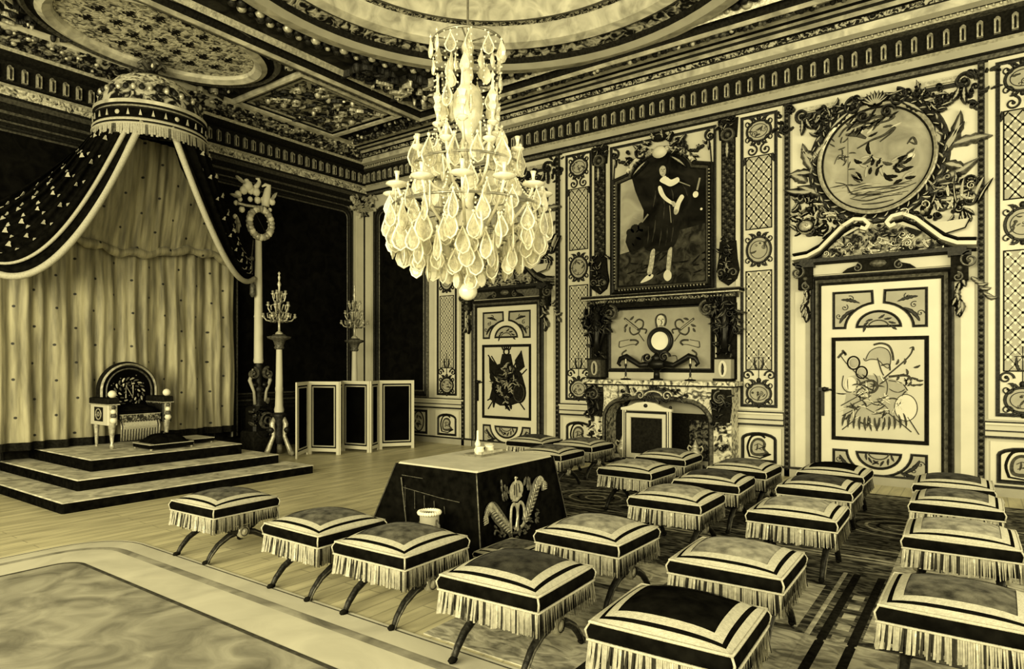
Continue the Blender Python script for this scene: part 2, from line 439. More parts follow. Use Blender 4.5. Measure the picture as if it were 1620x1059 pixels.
for i in range(-2, 3):
    for j in range(-4, 5):
        u = OC[0]+i*.36+(.18 if j % 2 else 0); v = OC[1]+j*.29
        if ((u-OC[0])/OU)**2+((v-OC[1])/OV)**2 < .8: lily(m, M, u, v, .105, PI/2)
for pr, mt in (([(0, 0), (-.03, .07), (-.12, .11)], 'soffit_light'), ([(-.12, .11), (-.2, .08)], 'soffit_light'), ([(-.2, .08), (-.24, .03), (-.3, .03)], 'ink'), ([(-.3, .03), (-.34, .06), (-.4, 0)], 'gilt_mid')):
    m.use(mt); m.mould(M, arc(OC[0], OC[1], OU, OV, 0, 2*PI, 56)[:-1], pr)
m.use('gilt'); m.thicket(M, lambda u, v: ((u-OC[0])/(OU+.42))**2+((v-OC[1])/(OV+.42))**2 > 1.03, 60, .1, 11, .06, (.62, 2.7, -7.3, -3.7))
m.use('gilt_light'); m.thicket(M, lambda u, v: ((u-OC[0])/(OU+.45))**2+((v-OC[1])/(OV+.45))**2 > 1.03, 40, .09, 12, .07, (.62, 2.7, -7.3, -3.7))
struct(m, 'lily_oval', ceil)
m = MB('gilt')                                           # leaf border between the compartments
for i in range(120):
    v = -1.4-i*.062
    m.use(('gilt_light', 'gilt', 'gilt')[i % 3])
    m.leaf(M, 2.62, v, .13, .7, .06, .6, .05, 3); m.leaf(M, 2.62, v, .13, PI-.7, .06, -.6, .05, 3)
struct(m, 'leaf_border', ceil)

# ------------------------------------------------------------------ cornices (profile w, z with the finish of each strip)
def cornice(name, prof, along, a0, a1, seed, band=None):
    P = (lambda t, w, z: (t, -w, z)) if along == 'x' else (lambda t, w, z: (w, t, z))
    m = MB('ink')
    for (w0, z0, mt), (w1, z1, _) in zip(prof, prof[1:]):
        m.use(mt); m.add([P(a0, w0, z0), P(a1, w0, z0), P(a1, w1, z1), P(a0, w1, z1)], [(0, 1, 2, 3)])
    root = struct(m, name)
    m = MB('gilt_light'); n = int(abs(a1-a0)/.168)       # arched tongues of the frieze
    for i in range(n):
        t = a0+(a1-a0)*(i+.5)/n; hw = .032
        q = [(t-hw, 5.53), (t+hw, 5.53), (t+hw, 5.70)]+[(t+hw*math.cos(PI*k/5), 5.70+hw*1.3*math.sin(PI*k/5)) for k in range(1, 5)]+[(t-hw, 5.70)]
        top = [P(u, .155-.04*(z > 5.7), z) for u, z in q]; bot = [P(u, .10, z) for u, z in q]; k = len(q)
        m.use('gilt_light'); m.add(top+bot, [tuple(range(k))]+[(j, (j+1) % k, k+(j+1) % k, k+j) for j in range(k)])
        m.use('ink'); m.add([P(t-.012, .157, 5.535), P(t+.012, .157, 5.535), P(t+.012, .157, 5.66), P(t, .157, 5.69), P(t-.012, .157, 5.66)], [(0, 1, 2, 3, 4)])
    struct(m, 'tongue_frieze', root)
    return root, P
pc = [(0, 5.26, 'gilt'), (.05, 5.28, 'gilt_mid'), (.05, 5.33, 'ink'), (.08, 5.36, 'cream_shade'), (.08, 5.45, 'gilt_light'), (.12, 5.48, 'ink'), (.10, 5.50, 'ink'), (.10, 5.79, 'gilt_mid'),
      (.22, 5.80, 'gilt_light'), (.25, 5.84, 'ink'), (.27, 5.845, 'cream_shade'), (.36, 5.87, 'soffit_light'), (.40, 5.95, 'gilt'), (.44, 5.955, 'relief_fine'), (.48, 6.0, 'ink'), (.55, 6.0, 'soffit_light'),
      (.60, 6.035, 'gilt'), (.68, 6.04, 'soffit_light'), (.72, 6.06, 'ink'), (.80, 6.06, 'soffit_light'), (.85, 6.085, 'gilt_mid'), (.95, 6.085, 'soffit_light'), (1.0, CZ, 'ink')]
root, P = cornice('trim_1', pc, 'x', 0, XR, 1)
m = MB('gilt'); rg = random.Random(4)                    # bound garland roll running along the ceiling edge
for i in range(330):
    t = .9+i*.039
    for k in range(2):
        a = rg.uniform(-.3, PI+.3); m.use(rg.choice(('gilt_light', 'gilt_mid', 'gilt', 'gilt', 'ink')))
        m.ball((t, -1.12+.11*math.cos(a), CZ-.02-.11*abs(math.sin(a))), rg.uniform(.03, .05), 6)
struct(m, 'laurel_roll', root)
m = MB('gilt_light'); M2 = MW(.405)
for i in range(int(XR/.07)):
    t = .4+i*.07
    m.ball((t, -.262, 5.825), .018, 5)
struct(m, 'bead_row', root)
pt = [(0, 4.98, 'gilt'), (.03, 5.0, 'ink'), (.03, 5.08, 'gilt_mid'), (.06, 5.11, 'ink'), (.06, 5.19, 'gilt'), (.09, 5.21, 'ink_soft'), (.09, 5.28, 'gilt'), (.12, 5.31, 'relief_light'), (.12, 5.43, 'gilt_light'), (.15, 5.46, 'ink'),
      (.10, 5.50, 'ink'), (.10, 5.79, 'gilt'), (.22, 5.80, 'ink'), (.30, 5.86, 'gilt_light'), (.33, 5.90, 'relief_dark'), (.42, 5.96, 'relief'), (.58, 6.06, 'soffit_light'), (.66, CZ, 'ink')]
root, P = cornice('trim_2', pt, 'y', -10.5, 0, 2)
m = MB('gilt_light'); rg = random.Random(9)              # acanthus cresting of the throne wall
for i in range(150):
    t = -.6-i*.066
    for k in range(2):
        m.use(rg.choice(('gilt_light', 'gilt_mid', 'gilt', 'ink'))); q = rg.random()
        m.ball((.36+.24*q, t+rg.uniform(-.03, .03), 5.90+.15*q), rg.uniform(.022, .045), 6, (1, 1, .7))
struct(m, 'acanthus_cresting', root)
m = MB('gilt_light'); rg = random.Random(12)
for i in range(190):
    t = -.1-i*.055
    m.leaf(ML(.12), t, 5.37, rg.uniform(.05, .09), rg.uniform(0, 6.28), .03, rg.uniform(-1, 1), .012, 3)
struct(m, 'leaf_band', root)

# ================================================================== CHIMNEY WALL
W = MW(0)
m = MB('cream_shade'); m.box(0, XR, -.05, 0, 0, .11); m.use('gilt'); m.box(0, XR, -.056, 0, .11, .135); struct(m, 'baseboard_back')
m = MB('gilt'); m.box(0, 6.2, -.06, 0, 0, .10); 
# dado rail in the runs between the doors and the fireplace
for i, (a, b_) in enumerate(((.02, 2.88), (5.06, 5.74), (8.12, 8.78), (11.1, 13.8))):
    m = MB('cream'); m.box(a, b_, -.045, 0, .72, .86); m.use('gilt'); m.box(a, b_, -.06, 0, .70, .725); m.box(a, b_, -.06, 0, .78, .795); m.use('cream_bright'); m.box(a, b_, -.075, 0, .86, .885); m.use('gilt'); m.box(a, b_, -.06, 0, .885, .90)
    struct(m, 'trim_%d' % (3+i))
# dark bead strips that bound the door bays
for i, x in enumerate((2.86, 5.02, 8.83, 11.06)):
    m = MB('gilt'); m.box(x-.035, x+.035, -.05, 0, .0, 5.27)
    for k in range(130):
        z = .1+k*.0397
        m.use('gilt_mid' if k % 2 else 'ink'); m.ball((x, -.05, z), .026, 6, (1, .7, .75))
    m.use('gilt'); m.thicket(W, lambda u, v: True, 16, .06, 70+i, .09, (x-.12, x+.10, 4.75, 5.2))
    struct(m, 'trim_%d' % (7+i))

def pilaster(cx, label, hatch, seed):
    """tall painted panel: trellis, two cartouches, scrolls"""
    t = thing('trellis_panel', label, 'wall panel', (cx, -.01, .9), 'trellis panels of the chimney wall')
    m = MB('cream_bright'); m.box(cx-.33, cx+.33, -.022, -.002, .92, 5.28); m.build('backing', t)
    m = MB('gilt'); Wp = MW(.022)
    m.rect(Wp, cx-.26, cx+.26, .96, 5.22, DLINE); m.build('frame', t)
    Wq = MW(.0225)
    def trellis(z0, z1, w, bold):
        m = MB('ink_soft' if not bold else 'ink'); hw = .175; st = .175
        m.use('panel_grey'); m.fill(Wq, [(cx-hw, z0), (cx+hw, z0), (cx+hw, z1), (cx-hw, z1)], .002)
        m.use('cream'); Wr = MW(.0245)
        for sg in (-1, 1):
            k = -4
            while True:
                c0 = z0+k*st
                if c0 > z1+2*hw: break
                pts = []
                for q in range(9):
                    u = cx-hw+2*hw*q/8; v = c0+sg*(u-cx)*1.25+ (0 if sg > 0 else 0)
                    if z0 <= v <= z1: pts.append((u, v))
                m.use('ink' if bold else 'ink_soft')
                if len(pts) > 1: m.ribbon(Wr, pts, w, .004)
                k += 1
        n = int((z1-z0)/(st/1))
        for i in range(n*2):
            for j in (-1, 0, 1):
                v = z0+i*st/2+.087; u = cx+j*.14-(0 if i % 2 else .07)
                if abs(u-cx) < .15 and v < z1-.05:
                    m.use('cream_bright'); m.fill(Wr, [(u-.043, v), (u, v-.055), (u+.043, v), (u, v+.055)], .002)
                    m.use('ink'); m.fill(Wr, [(u-.016, v), (u, v-.02), (u+.016, v), (u, v+.02)], .004)
        m.use('ink'); m.rect(Wr, cx-hw-.012, cx+hw+.012, z0, z1, [(0, 0), (0, .006), (.014, .006), (.014, 0)])
        m.build('trellis', t)
    trellis(3.55, 4.62, .016, True); trellis(1.5, 2.95, .010, hatch)
    def cartouche(z, rv, nm):
        m = MB('panel_grey'); Wr = MW(.024)
        m.fill(Wr, arc(cx, z, .15, rv, 0, 2*PI, 24)[:-1], .004)
        m.use('gilt'); m.circ(Wr, cx, z, .17, rv+.02, .035, .02, 28); m.circ(Wr, cx, z, .12, rv*.75, .012, .012, 24)
        for sg in (-1, 1):
            m.scroll(Wr, cx+sg*.15, z+rv*.95, .07, PI/2+sg*.6, 1.1, .022, .02, sg)
            m.scroll(Wr, cx+sg*.15, z-rv*.95, .07, -PI/2-sg*.6, 1.1, .022, .02, -sg)
            m.leaf(Wr, cx+sg*.04, z+rv+.02, .13, PI/2-sg*.7, .04, sg*-.9, .02)
            m.leaf(Wr, cx+sg*.03, z-rv-.02, .12, -PI/2+sg*.7, .04, sg*.9, .02)
        m.dome2(Wr, cx, z+rv+.06, .035, .04, .03); m.dome2(Wr, cx, z-rv-.05, .03, .035, .03)
        m.use('ink_soft'); m.thicket(Wr, lambda u, v: ((u-cx)/.11)**2+((v-z)/(rv*.7))**2 < 1, 7, .045, seed+int(z*7), .012, (cx-.12, cx+.12, z-rv, z+rv))
        m.build(nm, t)
    cartouche(4.98, .13, 'cartouche'); cartouche(3.25, .17, 'cartouche'); cartouche(1.16, .13, 'cartouche')
    Wr = MW(.024)
    m = MB('gilt')
    for sg in (-1, 1):
        m.scroll(Wr, cx+sg*.10, 4.70, .085, PI/2+sg*.3, 1.2, .03, .02, sg); m.leaf(Wr, cx+sg*.2, 4.62, .14, -PI/2-sg*.2, .045, sg*.6, .02)
    m.build('scrollwork', t)
    m = MB('gilt')
    for sg in (-1, 1):
        m.scroll(Wr, cx+sg*.16, 1.42, .08, PI+(0 if sg > 0 else PI), 1.2, .03, .02, -sg); m.leaf(Wr, cx+sg*.03, 1.5, .2, PI/2-sg*.5, .04, sg*.7, .02)
    m.ribbon(Wr, [(cx, 1.38), (cx, 1.8)], .012, .01); m.ribbon(Wr, [(cx-.08, 1.68), (cx+.08, 1.68)], .012, .01)
    m.build('scrollwork', t)
    # low panel under the rail
    m = MB('cream_bright'); m.box(cx-.31, cx+.31, -.02, -.002, .13, .66); m.build('dado_field', t)
    m = MB('gilt'); m.mould(Wp, [(cx-.25, .16), (cx+.25, .16), (cx+.25, .5)]+arc(cx, .5, .25, .10, 0, PI, 8)[1:-1]+[(cx-.25, .5)], [(0, 0), (0, .012), (.015, .012), (.03, .002), (.04, .01), (.045, 0)]); m.build('dado_frame', t)
    m = MB('ink_soft')                                   # plumed helmet painted in the low panel
    m.fill(Wp, sm([(cx-.10, .27), (cx-.12, .40), (cx-.06, .50), (cx+.04, .51), (cx+.10, .44), (cx+.09, .36), (cx+.14, .30), (cx+.05, .25)], True), .006)
    m.use('panel_grey'); m.fill(MW(.028), sm([(cx-.07, .30), (cx-.08, .42), (cx-.02, .48), (cx+.06, .45), (cx+.05, .36), (cx+.08, .31)], True), .004); m.use('ink_soft'); m.ribbon(MW(.032), sm([(cx-.06, .40), (cx+.0, .43), (cx+.06, .40)]), .01, .004); m.ribbon(MW(.032), sm([(cx-.05, .34), (cx+.0, .36), (cx+.05, .34)]), .01, .004); m.leaf(MW(.032), cx-.03, .33, .12, 1.2, .025, .5, .004)
    m.use('ink'); m.ribbon(MW(.024), sm([(cx-.13, .24), (cx-.16, .38), (cx-.10, .53), (cx+.02, .56), (cx+.09, .52)]), .03, .012); m.ribbon(MW(.024), [(cx-.14, .24), (cx+.02, .22), (cx+.17, .29)], .02, .012)
    m.leaf(MW(.024), cx+.06, .26, .13, .5, .04, -.5, .012); m.ribbon(MW(.033), [(cx+.0, .36), (cx+.1, .40)], .012, .006)
    m.build('dado_emblem', t)
    return t
pilaster(2.43, 'trellis-painted wall panel between the dark wall hanging and the farther door', False, 1)
pilaster(5.44, 'trellis-painted wall panel between the farther door and the fireplace', True, 2)
pilaster(8.44, 'trellis-painted wall panel between the fireplace and the nearer door', False, 3)
pilaster(11.46, 'trellis-painted wall panel beyond the nearer door, cut by the picture edge', False, 4)

# dado ovals under the dark hanging beside the corner
t = thing('oval_dado', 'low cream wall panelling painted with three dark-edged ovals behind the folding screen', 'wall panelling', (1.05, -.01, .1))
for i, (u, ru) in enumerate(((.55, .16), (1.08, .20), (1.66, .14))):
    m = MB('cream'); m.box(u-.26, u+.26, -.02, -.002, .13, .68); m.build('panel_field', t)
    m = MB('gilt'); m.rect(MW(.02), u-.24, u+.24, .16, .65, DLINE); m.circ(MW(.02), u, .41, ru, .2, .02, .014); m.use('ink_soft'); m.thicket(MW(.02), lambda a, b_: ((a-u)/ru/.7)**2+((b_-.41)/.14)**2 < 1, 8, .05, 20+i, .01, (u-.2, u+.2, .2, .6)); m.build('oval', t)

# dark hangings with their frames
def hanging(mb_map, u0, u1, z0, z1, label, name='wall_hanging'):
    c = mb_map((u0+u1)/2, z0, 0)
    t = thing(name, label, 'wall hanging', c, 'black velvet wall hangings')
    m = MB('wall_hanging_cloth'); m.fill(mb_map, [(u0, z0), (u1, z0), (u1, z1), (u0, z1)], .015); m.build('velvet', t)
    m = MB('gilt'); r_ = .22
    path = [(u0, z0), (u1, z0)]+arc(u1-r_, z1-r_, r_, r_, 0, PI/2, 5)+arc(u0+r_, z1-r_, r_, r_, PI/2, PI, 5)
    m.use('gilt_mid'); m.mould(mb_map, path, [(-.05, 0), (-.05, .04), (-.02, .05)]); m.use('ink'); m.mould(mb_map, path, [(-.02, .05), (0, .03), (.015, .03)])
    m.use('gilt'); m.mould(mb_map, path, [(.015, .03), (.03, .04), (.05, .03)]); m.use('ink'); m.mould(mb_map, path, [(.05, .03), (.07, .02)]); m.use('gilt_mid'); m.mould(mb_map, path, [(.07, .02), (.085, .03), (.10, .016)])
    m.build('frame', t)
    return t
hanging(MW(.004), .40, 1.88, .95, 4.95, 'black velvet wall hanging on the chimney wall, between the corner pilaster and the trellis panel')
hanging(ML(.004), -10.4, -.42, .95, 4.93, 'long black velvet wall hanging behind the throne canopy')
DEFCORE[0] = 'cream_shade'
# corner pilaster
m = MB('cream')
m.box(0, .32, -.06, 0, 0, 5.0); m.box(0, .06, -.36, 0, 0, 5.0)
m.use('gilt'); m.box(.33, .36, -.05, 0, .9, 4.9); m.box(0, .05, -.40, -.37, .9, 4.9); m.box(.06, .085, -.085, -.06, 0, 5.0)
m.use('cream_bright'); m.box(.10, .26, -.075, -.06, 1.0, 4.8); m.box(.06, .075, -.30, -.10, 1.0, 4.8)
struct(m, 'trim_11')
m = MB('gilt_mid')
for i in range(60):
    m.use(rnd.choice(('gilt_light', 'gilt_light', 'cream', 'gilt'))); q = rnd.random()
    if i % 2: m.leaf(MW(.07), rnd.uniform(.08, .4), rnd.uniform(4.85, 5.2), .13, rnd.uniform(0, 6), .06, rnd.uniform(-1, 1), .05)
    else: m.leaf(ML(.07), -rnd.uniform(.08, .42), rnd.uniform(4.85, 5.2), .13, rnd.uniform(0, 6), .06, rnd.uniform(-1, 1), .05)
o = m.build('trim_12'); o['kind'] = 'structure'
m = MB('dark_wood'); m.box(0, .035, -10.5, -.4, .13, .9); m.use('gilt'); m.box(0, .06, -10.5, -.3, .82, .86); m.box(0, .06, -10.5, -.3, .0, .12)
for i in range(16): m.rect(ML(.036), -.5-i*.62-.54, -.5-i*.62, .18, .78, DLINE)
struct(m, 'baseboard_left')
DEFCORE[0] = None
# ================================================================== DOORS
def crop(x0, y0, k, dx=0):               # points read off the chimney wall, moved along it by dx
    def q(px, py):
        u, z = PW(x0+px/k, y0+py/k); return (u+dx, z)
    return lambda *a: [q(x, y) for x, y in a]
def door(name, cx, emblem):
    t = thing(name, None, None, (cx, 0, 0), kind='structure')
    D = MW(.03)
    m = MB('cream_bright'); m.box(cx-.69, cx+.69, -.03, -.002, .02, 2.66); leaf_ = m.build('door_leaf', t)
    m = MB('gilt')
    c0 = [(cx+.69, 0), (cx+.69, 2.67), (cx-.69, 2.67), (cx-.69, 0)]
    for pr, mt in (([(0, 0), (0, .05), (-.03, .06)], 'ink'), ([(-.03, .06), (-.05, .045), (-.07, .06)], 'gilt_mid'), ([(-.07, .06), (-.09, .04)], 'ink'), ([(-.09, .04), (-.11, .055), (-.13, .05), (-.13, 0)], 'gilt')):
        m.use(mt); m.mould(MW(0), c0, pr, closed=False)
    m.build('door_casing', t)
    T2 = [(0, 0), (0, .01), (.012, .012), (.022, .003), (.03, .01), (.034, 0)]
    def lun(z, sg, R):
        m = MB('cream_shade'); pts = arc(cx, z, R, R*.86, 0, sg*PI, 16); m.fill(D, pts, .003)
        m.use('gilt'); m.mould(D, pts if sg > 0 else pts[::-1], T2 if sg > 0 else T2)
        for i in range(7):
            a = sg*PI*(i+.5)/7; m.leaf(D, cx+R*.55*math.cos(a), z+R*.45*math.sin(a), .10, a+1.2*(1 if i > 3 else -1), .035, .5, .012, 3)
        m.use('ink_soft'); m.circ(D, cx, z, R*.45, R*.36, .02, .01, 12, 0, sg*PI)
        return m.build('lunette_panel', leaf_)
    def spand(z, zt, sg, R):             # quarter-round cut corner panels
        up = 1 if zt > z else -1
        a0, a1 = (PI/2-.13, .0+.10) if True else None
        pts = [(cx+sg*.55, z), (cx+sg*.55, zt), (cx+sg*.06, zt)]
        A = [(cx+sg*R*math.cos(a), z+up*R*.86*math.sin(a)) for a in [a0+(0.0-a0)*k/8 for k in range(9)]]
        pts += A
        ccw = sum((p[0]*q[1]-q[0]*p[1]) for p, q in zip(pts, pts[1:]+pts[:1])) > 0
        if not ccw: pts = pts[::-1]
        m = MB('cream_shade'); m.fill(D, pts, .003); m.use('gilt'); m.mould(D, pts, T2)
        m.use('gilt'); h = abs(zt-z)
        m.leaf(D, cx+sg*.46, z+up*.08, .30, PI/2*up*1.0 if False else math.atan2(up*.8, -sg*.25), .06, sg*up*1.0, .014, 6)
        m.leaf(D, cx+sg*.36, z+up*h*.72, .24, 0 if sg < 0 else PI, .05, .5, .014, 5) if False else m.leaf(D, cx+sg*.44, z+up*h*.78, .26, PI if sg > 0 else 0, .055, sg*up*.5, .014, 5)
        for k in range(3): m.scroll(D, cx+sg*(.47-.07*k), z+up*h*(.35+.22*k), .045, k, 1.1, .014, .012, sg)
        return m.build('corner_panel', leaf_)
    lun(2.07, 1, .27); spand(2.06, 2.57, -1, .38); spand(2.06, 2.57, 1, .38)
    lun(.43, -1, .27); spand(.44, .06, -1, .36); spand(.44, .06, 1, .36)
    m = MB('cream'); m.fill(D, [(cx-.55, .57), (cx+.55, .57), (cx+.55, 1.94), (cx-.55, 1.94)], .002)
    m.use('ink'); m.rect(D, cx-.56, cx+.56, .56, 1.95, [(0, 0), (0, .014), (.02, .016), (.02, .004), (.03, .004), (.03, .014), (.046, .012), (.05, 0)]); mid = m.build('middle_panel', leaf_)
    emblem(cx, mid)
    m = MB('bronze'); m.box(cx-.72, cx-.60, -.07, -.03, 1.22, 1.27); m.ball((cx-.64, -.085, 1.245), .035, 10)
    m.box(cx-.69, cx-.65, -.05, -.03, .88, 1.22); m.tube([(cx-.64, -.085, 1.245), (cx-.54, -.085, 1.24)], .012); m.build('door_handle', leaf_)
    return t
Dm = MW(.033)
def pale_trophy(cx, par):                # helmet, sabre, shields and plumes in outline, on the nearer door
    q = crop(1220, 380, 2.52, cx-9.965)
    m = MB('panel_grey')
    m.fill(Dm, sm(q((300, 560), (330, 540), (420, 540), (500, 560), (545, 610), (560, 690), (500, 740), (330, 740), (290, 690), (300, 620)), True), .002); m.use('cream_shade'); m.fill(Dm, sm(q((378, 478), (395, 445), (430, 428), (465, 438), (478, 470), (470, 510), (450, 500), (430, 480)), True), .003)
    m.use('ink_soft')
    for p, w in (([(378, 478), (395, 445), (430, 428), (465, 438), (478, 470), (470, 510), (450, 500), (430, 480), (400, 475), (378, 482), (370, 472)], .012),
                 ([(410, 418), (440, 412), (470, 422), (484, 450), (488, 480)], .026), ([(425, 470), (440, 520), (450, 540)], .016), ([(440, 500), (470, 495), (475, 520)], .02),
                 ([(566, 428), (560, 450), (540, 475), (500, 510), (470, 535), (450, 552)], .018), ([(553, 432), (568, 426), (570, 440)], .012),
                 ([(275, 455), (300, 490), (340, 530), (372, 555)], .012), ([(268, 470), (290, 448), (300, 460)], .03), ([(285, 440), (300, 455)], .03)):
        m.ribbon(Dm, sm(q(*p)), w, .010)
    for (u, v, r) in ((330, 490, 24), (362, 528, 22)):
        c = q((u, v))[0]; m.use('ink'); m.circ(Dm, c[0], c[1], r*.0030, r*.0036, .02, .012, 18); m.use('cream_shade'); m.dome2(Dm, c[0], c[1], r*.0022, r*.0027, .01)
    m.use('ink_soft')
    for p, w in (([(290, 540), (285, 580), (305, 605), (340, 600), (345, 560)], .012), ([(392, 600), (395, 640), (430, 645), (458, 620), (465, 580), (455, 550)], .012), ([(350, 575), (400, 560), (425, 580), (410, 605), (370, 610), (340, 620)], .035),
                 ([(380, 665), (420, 645), (460, 665), (470, 690), (420, 690), (380, 670)], .010), ([(470, 560), (520, 570), (545, 600)], .014), ([(470, 545), (540, 540), (560, 560)], .03)):
        m.ribbon(Dm, sm(q(*p)), w, .010)
    c = q((538, 668))[0]; m.use('cream_bright'); m.fill(Dm, arc(c[0], c[1], .125, .17, 0, 2*PI, 24)[:-1], .008); m.use('ink_soft'); m.circ(Dm, c[0], c[1], .125, .17, .012, .012, 28)
    c = q((318, 575))[0]; m.use('cream_bright'); m.fill(Dm, arc(c[0], c[1], .07, .10, 0, 2*PI, 16)[:-1], .006)
    m.use('ink_soft')
    for i in range(13):                   # hanging plumes at the foot
        x = 300+i*19; y = 690+18*math.sin(PI*i/12)
        p = q((x, y), (x+(x-425)*.25, y+50))
        m.leaf(Dm, p[0][0], p[0][1], .20, math.atan2(p[1][1]-p[0][1], p[1][0]-p[0][0]), .035, (.5 if x < 425 else -.5), .014, 3)
    for (a, b_) in (((275, 680), (400, 620)), ((285, 700), (380, 650)), ((280, 660), (370, 610)), ((285, 755), (330, 720)), ((545, 705), (590, 775)), ((470, 690), (560, 765)), ((300, 715), (350, 660))):
        m.ribbon(Dm, q(a, b_), .014, .010)
    sil = lambda: (rnd.uniform(300, 545), rnd.uniform(545, 735))
    for i in range(70):
        x, y = sil(); p = q((x, y))[0]; m.use(rnd.choice(('ink_soft', 'ink_soft', 'cream_bright', 'gilt_light'))); m.leaf(Dm, p[0], p[1], rnd.uniform(.08, .2), rnd.uniform(0, 6.28), rnd.uniform(.012, .03), rnd.uniform(-1.4, 1.4), .012, 2)
    m.use('ink_soft')
    for i in range(14):
        p = q((520+rnd.uniform(-25, 60), 530+rnd.uniform(-35, 60)))[0]; m.leaf(Dm, p[0], p[1], .09, rnd.uniform(-1, 2), .03, 1, .012, 3)
    m.build('painted_trophy', par)
def dark_trophy(cx, par):                # crowned trophy with flags on the farther door
    q = crop(650, 380, 2.94, cx-3.9)
    m = MB('ink')
    m.fill(Dm, q((375, 590), (420, 575), (430, 530), (470, 530), (480, 580), (520, 620), (540, 690), (525, 750), (470, 770), (420, 770), (370, 740), (385, 680), (372, 640)), .004)
    m.use('ink')
    for (a, b_) in (((365, 535), (470, 700)), ((520, 515), (420, 720)), ((365, 785), (450, 640)), ((535, 790), (430, 640)), ((380, 540), (410, 590)), ((545, 600), (470, 680)), ((362, 745), (440, 700))): m.ribbon(Dm, q(a, b_), .024, .014)
    m.use('bronze')
    for i in range(60):
        a = rnd.uniform(0, 6.28); p = q((452+75*rnd.random()*math.cos(a), 665+105*rnd.random()**.7*math.sin(a)))[0]
        m.leaf(Dm, p[0], p[1], rnd.uniform(.12, .24), rnd.uniform(0, 6.28), .06, rnd.uniform(-1.2, 1.2), .03, 4)
    for i in range(60):
        m.use(('gilt_mid', 'gilt_light', 'cream_shade')[i % 3]); a = rnd.uniform(0, 6.28); p = q((452+66*rnd.random()*math.cos(a), 660+95*rnd.random()*math.sin(a)))[0]
        m.leaf(Dm, p[0], p[1], rnd.uniform(.08, .14), rnd.uniform(0, 6.28), .03, rnd.uniform(-1.2, 1.2), .045, 3)
    m.use('ink'); c = q((512, 710))[0]; m.fill(Dm, arc(c[0], c[1], .14, .19, 0, 2*PI, 20)[:-1], .04); m.use('gilt_mid'); m.circ(Dm, c[0], c[1], .12, .16, .016, .045, 22)
    m.use('ink'); c = q((450, 520))[0]; m.circ(Dm, c[0], c[1], .06, .06, .03, .02, 16)
    for i in range(5): m.leaf(Dm, c[0]-.07+i*.035, c[1]+.03, .08, PI/2+(2-i)*.25, .03, 0, .02, 2)
    m.fill(Dm, q((370, 545), (405, 580), (400, 640), (372, 620)), .012); m.fill(Dm, q((520, 515), (490, 560), (500, 620), (535, 590)), .012)
    m.build('painted_trophy', par)
door('door_1', 3.9, dark_trophy)
door('door_2', 9.965, pale_trophy)

DEFCORE[0] = 'gilt_light'
